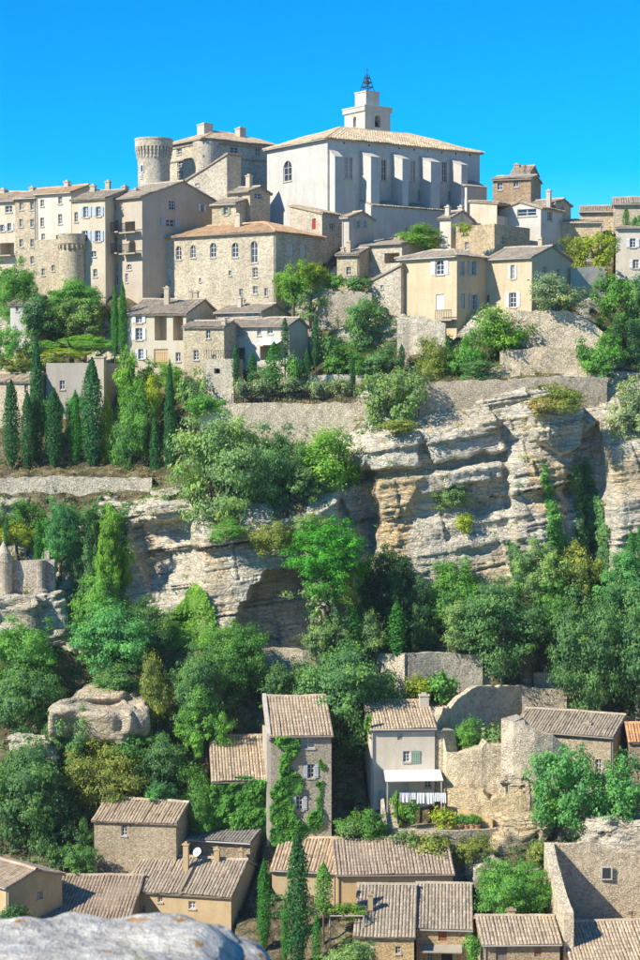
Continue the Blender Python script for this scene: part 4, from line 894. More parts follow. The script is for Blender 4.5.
# relief of the cliffs: bedding, blocks and ledges (metres towards the valley)
bedd = Zg - .16 * Xg
lowf = fbm(Xg * .12, Zg * .12, 0, 2, 71)
xr = Xg + .25 * Zg + .8 * vnoise(Xg * .15, Zg * .15, 0, 44)
rel = strata(xr, bedd, 21, 3.0, 7.5, .85, .16) + strata(xr, bedd, 33, 1.0, 3.4, .34, .14) * np.clip(.7 + .9 * vnoise(Xg * .2, Zg * .25, 0, 61), .15, 1.4) + strata(xr * 1.1, bedd, 47, .36, 1.5, .19, .10) * np.clip(.6 + 1.2 * vnoise(Xg * .3, Zg * .3, 0, 63), 0, 1.5) \
    + fbm(Xg * .6, Zg * .6, 0, 4, 50) * .22 + lowf * .9 + vnoise(bedd * 1.15, Xg * .05, 0, 3) * .35
def feat(poly, amt, soft=3.0, jag=2.5):
    jx = PXg + jag * fbm(Xg * .8, Zg * .8, 0, 3, 77); jy = PYg + jag * fbm(Xg * .8, Zg * .8, 3.3, 3, 78)
    m = in_poly(jx, jy, poly).astype(float)
    k = max(1, int(soft))
    for ax in (0, 1):
        for _ in range(k): m = (np.roll(m, 1, ax) + m * 2 + np.roll(m, -1, ax)) / 4
    return m * amt
frel = np.zeros_like(Xg)
frel += feat([(358, 434), (419, 430), (419, 466), (362, 471)], 1.2, 1)
frel += feat([(423, 443), (494, 416), (506, 449), (434, 464)], 1.4, 1)
frel += feat([(434, 472), (500, 461), (503, 478), (443, 488)], 1.2, 1)
frel += feat([(420, 466), (508, 451), (508, 459), (430, 471), (366, 478), (366, 471)], -.5, 1)
frel += feat([(442, 489), (506, 479), (512, 512), (420, 520), (412, 500)], -.8, 2)
frel += feat([(526, 408), (582, 405), (580, 446), (560, 452), (534, 440)], 2.4, 1)
frel += feat([(508, 450), (530, 452), (566, 468), (560, 560), (512, 560)], .9, 3)
frel += feat([(574, 446), (602, 420), (608, 470), (604, 545), (590, 560), (578, 480)], -1.7, 2)
frel += feat([(606, 442), (720, 430), (720, 560), (612, 562)], 1.2, 6)
frel += feat([(338, 470), (374, 470), (380, 530), (372, 560), (340, 560)], -2.6, 2)
frel += feat([(374, 475), (424, 475), (410, 500), (400, 545), (385, 545)], .5, 4)
frel += feat([(148, 493), (196, 492), (196, 512), (172, 518), (150, 524)], 1.5, 2)
frel += feat([(128, 528), (180, 520), (200, 560), (196, 598), (150, 600)], -1.0, 4)
frel += feat([(236, 626), (241, 604), (248, 602), (252, 586), (262, 584), (268, 572), (300, 570), (314, 576), (316, 668), (232, 668)], -5.5, 1, 3.2)
frel += feat([(0, 600), (75, 600), (75, 650), (0, 650)], .7, 3)
Yg = Yg - rock * rel * np.where(SEG > 8.5, .35, np.where(SEG < 4.8, .6, 1.0)) - frel * np.clip(rock * 1.3, 0, 1)
soilm = 1 - np.clip(rock, 0, 1)
Zg = Zg + soilm * (fbm(Xg * .35, Yg * .35, 0, 4, 60) * .35)
# level the ground under each building and inside the roofless enclosure
_e = at(452, 744, 158.5); FOOT.append((Vector((_e.x, 158.2, 0)), Vector((1, 0, 0)), Vector((0, 1, 0)), 10.6, 8.6, at(500, 744, 161).z))
for (O, ex, ey, w, d, zB) in FOOT:
    dx, dy = Xg - O.x, Yg - O.y
    u, v = dx * ex.x + dy * ex.y, dx * ey.x + dy * ey.y
    m = (u > -.25) & (u < w + .25) & (v > -.7) & (v < d + .2)
    Zg = np.where(m, np.minimum(Zg, zB - .15), Zg)
R_, C_ = Xg.shape
ochre = feat([(368, 470), (428, 470), (414, 505), (404, 565), (383, 565)], .9, 5) + feat([(523, 452), (572, 466), (566, 520), (530, 510)], .75, 5) + feat([(608, 450), (660, 448), (660, 505), (614, 500)], .6, 6) \
    + feat([(200, 538), (218, 540), (236, 600), (226, 650), (205, 650)], .45, 5) + feat([(470, 560), (520, 540), (530, 590), (470, 600)], .5, 5) + feat([(128, 530), (150, 525), (165, 560), (140, 590)], .4, 4)
# side wings, the top plateau and the valley down to the viewpoint ledge
ext = []
zt = float(np.mean(Zg[-1]))
LX = [-1500, -500, -220, -120]; RX = [120, 220, 500, 1500]
def wing(Xs, edge):
    out = []
    for i, X in enumerate(Xs):
        f_ = min(1, (abs(X) - 60) / 200)
        out.append((np.full(R_, float(X)), Yg[:, edge] + abs(X) * .10, Zg[:, edge] - np.maximum(0, Zg[:, edge] + 45) * f_ * .5 + fbm(np.full(R_, X * .02), Zg[:, edge] * .1, 0, 3, i) * 2))
    return out
L_, Rr = wing(LX, 0), wing(RX, -1)
Xa = np.concatenate([np.stack([w_[0] for w_ in L_], 1), Xg, np.stack([w_[0] for w_ in Rr], 1)], 1)
Ya = np.concatenate([np.stack([w_[1] for w_ in L_], 1), Yg, np.stack([w_[1] for w_ in Rr], 1)], 1)
Za = np.concatenate([np.stack([w_[2] for w_ in L_], 1), Zg, np.stack([w_[2] for w_ in Rr], 1)], 1)
Ra = np.concatenate([np.zeros((R_, 4)), rock, np.zeros((R_, 4))], 1)
near = [(-600, -3), (-60, -2.2), (-8, -1.9), (2, -1.75), (5, -2.2), (8.2, -2.95), (9.6, -5.5), (13, -12), (30, -26), (60, -46), (100, -56), (125, -51)]
far = [(4, .2), (20, .0), (80, -4), (300, -20), (1500, -90)]
Xn = np.stack([Xa[0] * (1 if y > 20 else 1) for y, z in near]); Yn = np.stack([np.full(Xa.shape[1], float(y)) for y, z in near]); Zn = np.stack([z + fbm(Xa[0] * .2, np.full(Xa.shape[1], y * .2), 0, 3, 5) * (.08 if y < 9 else 1.2) for y, z in near])
Xf = np.stack([Xa[-1] for _ in far]); Yf = np.stack([Ya[-1] + dy for dy, dz in far]); Zf = np.stack([Za[-1] + dz for dy, dz in far])
Oa = np.zeros((len(near) + R_ + len(far), C_ + 8)); Oa[len(near):len(near) + R_, 4:4 + C_] = ochre
Xa, Ya, Za = np.concatenate([Xn, Xa, Xf]), np.concatenate([Yn, Ya, Yf]), np.concatenate([Zn, Za, Zf])
Ra = np.concatenate([np.full(Xn.shape, .5), Ra, np.zeros(Xf.shape)])
# bury seams
nr, nc = Xa.shape
idx = np.arange(nr * nc).reshape(nr, nc)
quads = np.stack([idx[:-1, :-1], idx[:-1, 1:], idx[1:, 1:], idx[1:, :-1]], -1).reshape(-1, 4)
TV = np.stack([Xa, Ya, Za], -1).reshape(-1, 3)
terr = link('hillside', np_mesh('hillside', TV, quads, 'rock', {'rock': Ra.ravel(), 'ochre': Oa.ravel()}), None, (1, 1, 1), 'structure')
TERR = BVHTree.FromPolygons([tuple(v) for v in TV], [tuple(q) for q in quads])
def hit(px, py):
    r = TERR.ray_cast(Vector((0, 0, 0)), ray(px, py).normalized(), 2000)
    # skip the viewpoint ledge near the camera
    p = r[0]; n = 0
    while p is not None and p.y < 100 and n < 5:
        r = TERR.ray_cast(p + ray(px, py).normalized() * .5, ray(px, py).normalized(), 2000); p = r[0]; n += 1
    return (p, r[1]) if p is not None else (None, None)
def ground_z(x, y, zfrom):
    p = TERR.ray_cast(Vector((x, y, zfrom)), Vector((0, 0, -1)), 400)[0]
    return p.z if p is not None else zfrom - 2
# a wide valley plain below everything out to the horizon
m = MB(); R0 = 4000; m.add([(-R0, -R0, -62), (R0, -R0, -62), (R0, R0, -62), (-R0, R0, -62)], [(0, 1, 2, 3)]); m.build('ground', 'rock', None, (1, 1, 1), 'structure')

# ------------------------------------------------------------------ free-standing and retaining walls
def wall_run(name, label, pts, thick=.5, mat='rubble', col=GREY, rag=.12, deep=1.5, cat='wall', parent=None, tops=True):
    """pts: (px, py_top, py_base, Y) along the wall"""
    P = [(at(a, b, Y), at(a, c, Y).z) for a, b, c, Y in pts]
    m = MB(); k = 0; rings = []
    for (p, zb), (q, zc) in zip(P, P[1:]):
        L = (Vector((q.x, q.y, 0)) - Vector((p.x, p.y, 0))).length; n = max(1, int(L / .45))
        for i in range(n + (1 if (q is P[-1][0]) else 0)):
            t = i / n; rings.append((p.lerp(q, t), zb + (zc - zb) * t))
    vs, fs = [], []
    NR = max(5, int(max(p.z - zb + deep for p, zb in rings) / .45))
    for i, (p, zb) in enumerate(rings):
        a = rings[max(0, i - 1)][0]; b = rings[min(len(rings) - 1, i + 1)][0]
        t = Vector((b.x - a.x, b.y - a.y, 0)).normalized(); nrm = Vector((t.y, -t.x, 0))
        zt = p.z + random.uniform(-rag, rag)
        for s_ in (1, -1):
            for j in range(NR):
                z = (zb - deep) + (zt - zb + deep) * j / (NR - 1)
                off = random.uniform(-.012, .012) if 0 < j else 0
                v = Vector((p.x, p.y, 0)) + nrm * (s_ * (thick / 2 + off)) ; v.z = z; vs.append(v)
    n = len(rings); W = 2 * NR
    for i in range(n - 1):
        for j in range(NR - 1):
            fs.append((i * W + j, (i + 1) * W + j, (i + 1) * W + j + 1, i * W + j + 1))
            fs.append((i * W + NR + j + 1, (i + 1) * W + NR + j + 1, (i + 1) * W + NR + j, i * W + NR + j))
        fs.append((i * W + NR - 1, (i + 1) * W + NR - 1, (i + 1) * W + W - 1, i * W + W - 1))
    for i in (0, n - 1):
        for j in range(NR - 1):
            q = (i * W + j, i * W + j + 1, i * W + NR + j + 1, i * W + NR + j); fs.append(q if i == 0 else q[::-1])
    m.add(vs, fs)
    if parent is not None: return m.build(name, mat, parent, col)
    o = m.build(name, mat, None, col)
    c = rings[len(rings) // 2][0].copy(); c.z = rings[len(rings) // 2][1]
    me = o.data; me.transform(__import__('mathutils').Matrix.Translation(-c)); o.location = c
    return tag(o, label, cat)
wall_run('retaining_wall', 'pale terrace wall below the left cypress row', [(-40, 479, 503, 176.4), (60, 476, 502, 176.4), (110, 478, 502, 176.4), (152, 478, 500, 176.4)], .6, col=PALE, deep=2.5)
wall_run('retaining_wall', 'high grey garden wall with a thin railing under the clipped olives', [(200, 412, 452, 177.8), (232, 403, 452, 177.6), (300, 403, 450, 177.6), (369, 402, 446, 177.4)], .7, col=(.92, .83, .68), deep=3)
wall_run('retaining_wall', 'long dark rubble wall on top of the main cliff', [(419, 383, 432, 177.2), (470, 381, 428, 177.2), (515, 379, 420, 177.2), (560, 377, 405, 177.4), (606, 377, 404, 178.2)], .7, col=(.70, .63, .53), deep=3)
wall_run('garden_pier', 'slim stone pier at the corner of the cliff-top wall', [(412, 392, 436, 176.8), (418, 392, 436, 176.8)], .6, col=(.8, .72, .55), rag=.03, cat='pier')
wall_run('dry_stone_wall', 'broad dry stone wall below the grey olive tree', [(492, 309, 345, 184.6), (521, 311, 348, 184), (570, 311, 348, 183.6), (590, 322, 350, 183.4), (616, 342, 352, 183.2)], .8, col=(.95, .85, .70), deep=2)
wall_run('dry_stone_wall', 'low dry stone terrace wall between the olive wall and the cliff top', [(500, 350, 376, 181.2), (540, 347, 376, 180.9), (597, 350, 374, 181)], .7, col=(.92, .81, .64), deep=2)
wall_run('dry_stone_wall', 'short stepped stone wall beside the bushes below the beige corner house', [(470, 372, 384, 180.2), (500, 366, 382, 180), (535, 372, 382, 179.6)], .6, col=(.86, .77, .62), deep=2)
wall_run('garden_wall', 'white garden wall behind the row of clipped olives', [(300, 376, 396, 183.2), (351, 374, 396, 183)], .4, 'plaster', (.86, .82, .76), .02)
wall_run('garden_wall', 'pale garden wall right of the lone thin cypress', [(356, 375, 398, 182.6), (400, 374, 396, 182.2)], .4, 'rubble', PALE, .03)
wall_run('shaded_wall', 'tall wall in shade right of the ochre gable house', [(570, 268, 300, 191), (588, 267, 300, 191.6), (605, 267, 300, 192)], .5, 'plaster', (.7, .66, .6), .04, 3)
wall_run('garden_wall', 'stone wall with stairs under the beige corner house', [(398, 318, 372, 185.2), (420, 316, 372, 184.6), (446, 322, 372, 184.0)], .7, 'rubble', PALE, .15, 3)
wall_run('stone_column', 'thin broken stone pier in front of the beige corner house', [(403, 322, 376, 182.6), (409, 322, 376, 182.6)], .5, 'rubble', (.8, .74, .64), .1, 2, 'pier')
wall_run('garden_wall', 'wall under the bright shrubs left of the leafy terrace tree', [(318, 292, 330, 190.6), (345, 291, 330, 190.2), (372, 293, 330, 189.8)], .5, 'rubble', GREY, .06, 2)
wall_run('garden_wall', 'tall pale garden wall facing left in the middle of the valley trees', [(376, 654, 700, 166.3), (406, 653, 700, 164.6)], .5, 'rubble', PALE, .05, 3)
wall_run('garden_wall', 'pale garden wall receding right from the middle of the valley trees', [(407, 653, 690, 164.8), (440, 652, 690, 166), (482, 655, 690, 166.8)], .5, 'rubble', PALE, .05, 3)
wall_run('garden_wall', 'low pale wall above the roofless enclosure', [(460, 673, 700, 166.4), (500, 672, 700, 167.6), (566, 672, 700, 168.4)], .5, 'rubble', (.94, .85, .68), .05, 3)
wall_run('ruined_wall', 'ragged wall of the roofless enclosure right of the white house', [(446, 712, 745, 159.6), (455, 700, 745, 160.6), (466, 691, 745, 161.8), (478, 686, 745, 163.2), (520, 686, 745, 165.8), (566, 689, 745, 166.7)], .55, 'rubble', (.90, .82, .68), .12, 3)
wall_run('ruined_wall', 'side wall of the roofless enclosure running back from the white house', [(434, 722, 770, 157.2), (440, 708, 760, 158.6), (446, 704, 750, 159.6)], .6, 'rubble', CREAM, .2, 3)
wall_run('cave_wall', 'rough stone wall closing the foot of the cave', [(262, 648, 680, 165.2), (290, 648, 680, 165), (303, 650, 680, 164.6), (325, 654, 676, 165.2)], .5, 'rubble', (.8, .74, .62), .08, 3)
wall_run('ruined_wall', 'back wall of the roofless ruin with a small square window', [(551, 843, 930, 146.5), (590, 842, 928, 146.8), (612, 850, 926, 147), (665, 858, 925, 147.4)], .5, 'rubble', (.92, .82, .65), .1, 3)
wall_run('ruined_wall', 'jagged side wall of the roofless ruin running towards the camera', [(549, 843, 930, 146.2), (553, 862, 950, 143.2), (560, 888, 970, 140), (569, 914, 990, 137)], .75, 'rubble', (.96, .88, .74), .1, 3)
m = MB(); w0 = at(606.5, 873, 146.55); m.box(-.46, .46, -.06, .02, -.55, .55); win = m.build('ruin_window', 'plaster', bpy.data.objects['ruined_wall.002'], (.86, .82, .74)); win.location = w0 - bpy.data.objects['ruined_wall.002'].location
m = MB(); m.box(-.33, .33, -.075, -.062, -.42, .42); pn = m.build('pane', 'glass', win)
# curved terrace wall in front of the white house
pts = []
for i in range(13):
    t = i / 12; px = 392 + 103 * t; pts.append((px, 828 + 2.5 * math.sin(t * math.pi), 862, 151.6 - 1.3 * math.sin(t * math.pi * .9) + 1.0 * t))
wall_run('curved_wall', 'curved stone retaining wall below the laundry terrace', pts, .45, 'rubble', (.78, .72, .62), .03, 3)
wall_run('terrace_wall', 'ochre rendered terrace wall behind the row of pots', [(448, 806, 834, 153.6), (470, 811, 834, 152.9), (493, 819, 836, 152.2)], .3, 'plaster', (.90, .68, .36), .02, 2)
# stone stairs
def stairs(label, p0, p1, Y0, Y1, n, wdt):
    A, Bq = at(*p0, Y0), at(*p1, Y1); root = empty('stone_stairs', A); tag(root, label, 'stairs')
    d = Bq - A
    for i in range(n):
        q = d * (i / n); m = MB(); m.box(q.x, q.x + wdt, q.y, q.y + abs(d.y) / n + .05, q.z - 1.2, q.z + d.z / n - .004 * i); m.build('step', 'rubble', root, (.78, .73, .64))
    m = MB(); m.add([(-.32, -.2, -1.3), (-.03, -.2, -1.3), (d.x - .03, d.y + .2, d.z - 1.3), (d.x - .32, d.y + .2, d.z - 1.3), (-.32, -.2, .75), (-.03, -.2, .75), (d.x - .03, d.y + .2, d.z + .75), (d.x - .32, d.y + .2, d.z + .75)], [(0, 3, 2, 1), (4, 5, 6, 7), (0, 1, 5, 4), (1, 2, 6, 5), (2, 3, 7, 6), (3, 0, 4, 7)]); m.build('side_wall', 'rubble', root, (.8, .75, .66))
stairs('narrow stone stairs beside the white house garden', (388, 838), (383, 797), 152.2, 155.6, 14, 1.0)

# ------------------------------------------------------------------ loose rock masses
def rock_mass(name, label, x0, y0, x1, y1, Y, depth, seed, strength=.35, tilt=.16, res=70, flat=.5, col=(1, 1, 1), mat='rock', th=1.0, cat='rock', shape=.28, och=0.0):
    c = at((x0 + x1) / 2, (y0 + y1) / 2, Y); k = Y / F; hw, hh = (x1 - x0) * k / 2, (y1 - y0) * k / 2
    n = res; t_ = np.linspace(0, 2 * math.pi, 2 * n + 1)[:-1]; ph = np.linspace(-math.pi / 2, math.pi / 2, n)
    T, P = np.meshgrid(t_, ph); sx, sy, sz = np.cos(P) * np.cos(T), np.cos(P) * np.sin(T), np.sin(P)
    sgnp = lambda a, e: np.sign(a) * np.abs(a) ** e
    big = 1 + shape * fbm(sx * 1.3 + seed, sy * 1.3, sz * 1.3, 3, seed)
    X, Yy, Z = sgnp(sx, flat) * hw * big, sgnp(sy, flat) * depth / 2 * big, sgnp(sz, flat) * hh * (1 + (big - 1) * .8)
    b = Z - tilt * X + .1 * Yy; u = X + .8 * Yy
    d = strata(u, b, seed, th * 1.3, th * 2.2, .75, .14) + strata(u, b, seed + 5, th * .45, th * 1.2, .34, .1) + strata(u, b, seed + 6, th * .2, th * .6, .12, .05) + fbm(X / th * .9, Z / th * .9, Yy / th * .9 + seed, 4, seed + 3) * .22
    d = d * strength * 1.6
    nx_, ny_ = sx / hw, sy / depth * 2; L = np.sqrt(nx_ ** 2 + ny_ ** 2) + 1e-6
    X, Yy = X + d * nx_ / L * np.cos(P) ** .3, Yy + d * ny_ / L * np.cos(P) ** .3
    Z = Z + fbm(X / th * .8, Yy / th * .8, seed, 4, seed + 9) * strength * .5
    idx = np.arange(n * 2 * n).reshape(n, 2 * n); nx = np.roll(idx, -1, 1)
    q = np.stack([idx[:-1], nx[:-1], nx[1:], idx[1:]], -1).reshape(-1, 4)
    me = np_mesh(name, np.stack([X, Yy, Z], -1).reshape(-1, 3), q, mat, {'rock': np.ones(X.size), 'ochre': np.full(X.size, och)}, smooth=(mat == 'lichen_rock'))
    o = link(name, me, None, col); o.location = c
    return tag(o, label, cat)
rock_mass('rock_outcrop', 'big bare limestone outcrop with curved cracks in the left woods', 66, 686, 150, 736, 162.2, 13, 24, .13, och=.4, tilt=.6, flat=.5, th=1.7, shape=.32, res=100)
rock_mass('rock_outcrop', 'low pale rock peeking out between the left trees', 10, 735, 60, 760, 156, 4, 13, .3)
wall_run('ruined_masonry', 'tall grey masonry buttress under the ruined enclosure', [(509, 716, 838, 156.2), (518, 719, 838, 155.7), (532, 726, 838, 155.6), (546, 734, 838, 155.9), (557, 744, 838, 156.4)], 2.6, 'rubble', (.86, .80, .69), .16, 2, 'ruin')
wall_run('ruined_masonry', 'warm stepped masonry beside the white house', [(437, 728, 842, 157.2), (449, 733, 842, 157.0), (452, 752, 842, 156.6), (480, 748, 842, 156.3), (484, 741, 842, 156.4), (509, 746, 842, 156.5)], 1.9, 'rubble', (.92, .84, .66), .18, 2, 'ruin')
wall_run('ruined_masonry', 'low ochre masonry foot below the warm stepped wall', [(446, 790, 850, 155.2), (470, 786, 850, 154.6), (490, 796, 850, 154.3), (520, 792, 850, 154.2), (545, 806, 850, 154.6)], 1.4, 'rubble', (.92, .80, .56), .25, 2, 'ruin')
rock_mass('rock_outcrop', 'yellowish rock foot behind the curved terrace wall', 486, 812, 548, 872, 153.9, 5, 16, .45, flat=.42, och=.6, th=1.2, shape=.2)
rock_mass('rock_outcrop', 'bulging cream rock at the base of the grey masonry buttress', 496, 770, 530, 822, 155.0, 3, 15, .35, flat=.45, th=1.0, och=.4, shape=.25)
rock_mass('rock_outcrop', 'layered rock base under the little turret wall', -20, 594, 62, 648, 168.2, 6, 18, .5, flat=.45)
rock_mass('rock_outcrop', 'pale rubble slope behind the back wall of the ruin', 590, 815, 660, 870, 150.5, 5, 19, .5)
rock_mass('rock_outcrop', 'rounded rock under the curved terrace wall', 462, 848, 500, 885, 151, 3, 20, .3)
rock_mass('rock_outcrop', 'tan stone face below the house with two slender trees', 535, 790, 600, 850, 154.5, 5, 22, .4, flat=.45)
# lichen-covered boulder by the viewpoint
rock_mass('boulder', 'lichen-spotted pale boulder close by at the bottom left', -105, 921, 318, 1220, 7.0, 1.5, 31, .05, res=170, flat=.72, mat='lichen_rock', th=.28, shape=.16, cat='boulder')

# little fortified turret wall on the left ledge
root, k, c0 = lathe_tower('stone_turret', 'small round stone turret with a conical cap at the left edge', 4, 169, [(8.5, 612), (8, 575), (8.6, 566), (8.6, 562)], 'turret', col=(.96, .88, .74), n=20)
m = MB(); z = lambda y: at(4, y, 169).z - c0.z; m.lathe([(9 * k, z(561.8)), (7 * k, z(553)), (3 * k, z(546)), (.4 * k, z(541))], 20); m.build('cap', 'rubble', root, (.8, .74, .64))
wall_run('turret_wall', 'crenellated wall beside the small round turret', [(12, 561, 600, 169.6), (30, 560, 600, 169.4), (55, 559, 602, 169.0)], .5, 'rubble', (.7, .66, .6), .03, 2)
root, k, c0 = lathe_tower('stone_turret', 'slim shaded stone turret in the middle of the crenellated wall', 41, 168.4, [(7.5, 604), (7, 590), (4.5, 588), (4.5, 566), (5.4, 563), (5.4, 560)], 'turret', col=(.66, .62, .58), n=16)
wall_run('stone_merlon', 'single merlon at the right end of the crenellated wall', [(45, 551, 560, 169.1), (50, 551, 560, 169.0)], .4, 'rubble', (.7, .66, .6), .02, .1, 'merlon')

# ------------------------------------------------------------------ foliage
def leaf_mesh(name, cen, nrm, size, tint, aspect=.62):
    N = len(cen)
    nrm = nrm / (np.linalg.norm(nrm, axis=1, keepdims=True) + 1e-9)
    r = rng.normal(size=(N, 3)); a = np.cross(nrm, r); a /= np.linalg.norm(a, axis=1, keepdims=True) + 1e-9
    b = np.cross(nrm, a); s = size[:, None]
    v = np.stack([cen + a * s, cen + b * s * aspect + nrm * s * .12, cen - a * s, cen - b * s * aspect + nrm * s * .12], 1).reshape(-1, 3)
    q = np.arange(4 * N).reshape(N, 4)
    return np_mesh(name, v, q, 'leaf', {'tint': np.repeat(np.clip(tint, 0, 1), 4)})
def sph(n):
    v = rng.normal(size=(n, 3)); return v / np.linalg.norm(v, axis=1, keepdims=True)
def crown_lobed(D, H, nl, nleaf, ls, low=.12, lob=.30, droop=0.0, irregular=.25, nb=0):
    """crown made of boughs of leafy clumps; returns a mesh, bbox about D x D x H, z from 0"""
    R = D / 2
    if nb:                                   # boughs first, clumps gathered round each bough
        bd = sph(nb * 3); bd = bd[bd[:, 2] > -.55][:nb]; bd = np.vstack([bd, [[0, 0, .75]]]); n0 = len(bd)
        bc = bd * (rng.uniform(.45, .72, n0) * (1 + irregular * .3 * rng.normal(size=n0)))[:, None]
        br_ = rng.uniform(.36, .54, n0); own = rng.integers(0, n0, nl)
        C = bc[own] + sph(nl) * (br_[own] * rng.random(nl) ** .4)[:, None]; C = C * np.array([R, R, H / 2])
        tb = .16 * rng.normal(size=n0)[own]
    else:
        d = sph(nl); d[:, 2] = np.abs(d[:, 2]) * np.where(rng.random(nl) < .28, -1, 1)
        rad = (rng.random(nl) ** .33) * (1 - lob * .8) * (1 + rng.normal(size=nl) * irregular * .35)
        C = d * rad[:, None] * np.array([R, R, H / 2]); tb = np.zeros(nl)
    w = np.clip(1 - np.maximum(0, -C[:, 2] / (H / 2)) * .35, .4, 1); C[:, :2] *= w[:, None]
    lr = R * lob * rng.uniform(.5, 1.35, nl); hs_ = min(1, H / D) * .85
    cs, ns, ts, zs = [], [], [], []
    for i in range(nl):
        n = int(nleaf / nl * (lr[i] / (R * lob)) ** 1.5); u = sph(n)
        u[:, 2] = np.where(rng.random(n) < .7, np.abs(u[:, 2]), u[:, 2])
        rr = lr[i] * (rng.random(n) ** .35) * (1 + .24 * rng.normal(size=n))
        p = C[i] + u * rr[:, None] * np.array([1, 1, hs_])
        if droop: p[:, 2] -= droop * rng.random(n) * lr[i]
        cd = C[i] / (np.linalg.norm(C[i]) + 1e-6)
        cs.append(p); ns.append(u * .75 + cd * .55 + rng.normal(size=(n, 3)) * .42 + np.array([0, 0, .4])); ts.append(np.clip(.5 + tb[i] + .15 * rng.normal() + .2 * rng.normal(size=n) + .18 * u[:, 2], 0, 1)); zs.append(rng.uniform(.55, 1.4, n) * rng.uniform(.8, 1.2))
    c = np.concatenate(cs); n_ = np.concatenate(ns); t = np.concatenate(ts)
    lo, hi = np.percentile(c, 1.0, 0), np.percentile(c, 99.0, 0)
    c = (c - (lo + hi) / 2) / ((hi - lo) / 2) * np.array([R, R, H / 2]); c[:, 2] += H / 2
    return leaf_mesh('crown', c, n_, ls * np.concatenate(zs), t)
def crown_cypress(D, H, nleaf, ls, fat=.62, loose=.1):
    z = rng.random(nleaf) ** .9; th = rng.random(nleaf) * 2 * math.pi
    prof = np.minimum(1, (z / .32 + .34)) * np.clip(1 - np.clip((z - .12) / .88, 0, 1) ** (4.5 if fat > .5 else 3.6), 0.02, 1)
    lump = 1 + .26 * vnoise(np.cos(th) * 2.2 + 5, np.sin(th) * 2.2 + z * H * 1.1, z * H * .9, int(D * 100)) + loose * rng.normal(size=nleaf)
    r = D / 2 * prof * lump * (rng.random(nleaf) ** .25)
    c = np.stack([np.cos(th) * r, np.sin(th) * r, z * H], 1)
    n = np.stack([np.cos(th), np.sin(th), np.full(nleaf, .25)], 1) + rng.normal(size=(nleaf, 3)) * .5
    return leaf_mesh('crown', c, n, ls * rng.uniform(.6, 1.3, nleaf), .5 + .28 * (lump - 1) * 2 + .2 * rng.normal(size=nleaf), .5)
PROTO = {}
PROTO['L'] = [(9.0, 7.0, crown_lobed(9.0, 7.0, 210, 27000, .125, lob=.16, nb=13)), (9.0, 7.4, crown_lobed(9.0, 7.4, 180, 26000, .13, lob=.18, nb=11)), (8.5, 6.0, crown_lobed(8.5, 6.0, 230, 27000, .12, lob=.15, irregular=.5, nb=15)), (9.5, 6.5, crown_lobed(9.5, 6.5, 190, 27000, .13, lob=.17, irregular=.5, nb=10)), (9.0, 7.0, crown_lobed(9.0, 7.0, 220, 26000, .125, lob=.155, irregular=.6, nb=12))]
PROTO['M'] = [(4.6, 4.0, crown_lobed(4.6, 4.0, 110, 9500, .098, lob=.21, nb=9)), (4.6, 4.4, crown_lobed(4.6, 4.4, 95, 9000, .10, lob=.22, nb=8)), (4.2, 3.4, crown_lobed(4.2, 3.4, 120, 9500, .092, lob=.19, irregular=.5, nb=10)), (5.0, 3.8, crown_lobed(5.0, 3.8, 100, 9500, .10, lob=.21, irregular=.5, nb=7))]
PROTO['D'] = [(9.0, 7.0, crown_lobed(9.0, 7.0, 170, 30000, .122, lob=.20)), (9.0, 7.2, crown_lobed(9.0, 7.2, 200, 30000, .118, lob=.18, irregular=.45)), (9.2, 6.8, crown_lobed(9.2, 6.8, 150, 30000, .125, lob=.22, irregular=.35))]
PROTO['S'] = [(2.2, 1.7, crown_lobed(2.2, 1.7, 30, 1700, .095, lob=.36)), (2.0, 1.8, crown_lobed(2.0, 1.8, 26, 1500, .10, lob=.4)), (2.4, 1.6, crown_lobed(2.4, 1.6, 36, 1800, .09, lob=.32, irregular=.5))]
PROTO['X'] = [(4.6, 4.2, crown_lobed(4.6, 4.2, 34, 1500, .14, lob=.2, irregular=.6)), (4.8, 4.6, crown_lobed(4.8, 4.6, 30, 1300, .15, lob=.22, irregular=.6))]     # sparse
PROTO['P'] = [(6.0, 7.0, crown_lobed(6.0, 7.0, 200, 24000, .095, lob=.17, irregular=.4)), ]
PROTO['C'] = [(1.9, 9.0, crown_cypress(1.9, 9.0, 5200, .12)), (1.9, 9.0, crown_cypress(1.9, 9.0, 4800, .125, loose=.16)), (2.2, 9.0, crown_cypress(2.2, 9.0, 5200, .125, .4)), ]
PROTO['c'] = [(.9, 4.2, crown_cypress(.9, 4.2, 1600, .085)), (.9, 4.2, crown_cypress(.9, 4.2, 1500, .085, loose=.15))]
TINT = dict(br=(.24, .46, .080), gr=(.175, .40, .105), ev=(.155, .315, .135), dk=(.095, .215, .10), ol=(.32, .40, .27), pn=(.10, .39, .05), yl=(.38, .47, .065), cy=(.055, .20, .075), cb=(.082, .31, .06), dry=(.46, .39, .20), bg=(.15, .40, .16), og=(.31, .37, .11), gg=(.26, .40, .185), iv=(.145, .38, .075))
_cnt = [0]
GRP = dict(tree='trees of the hillside', bush='bushes and shrubs of the hillside', cypress='cypresses of the hillside', hedge='garden hedges')
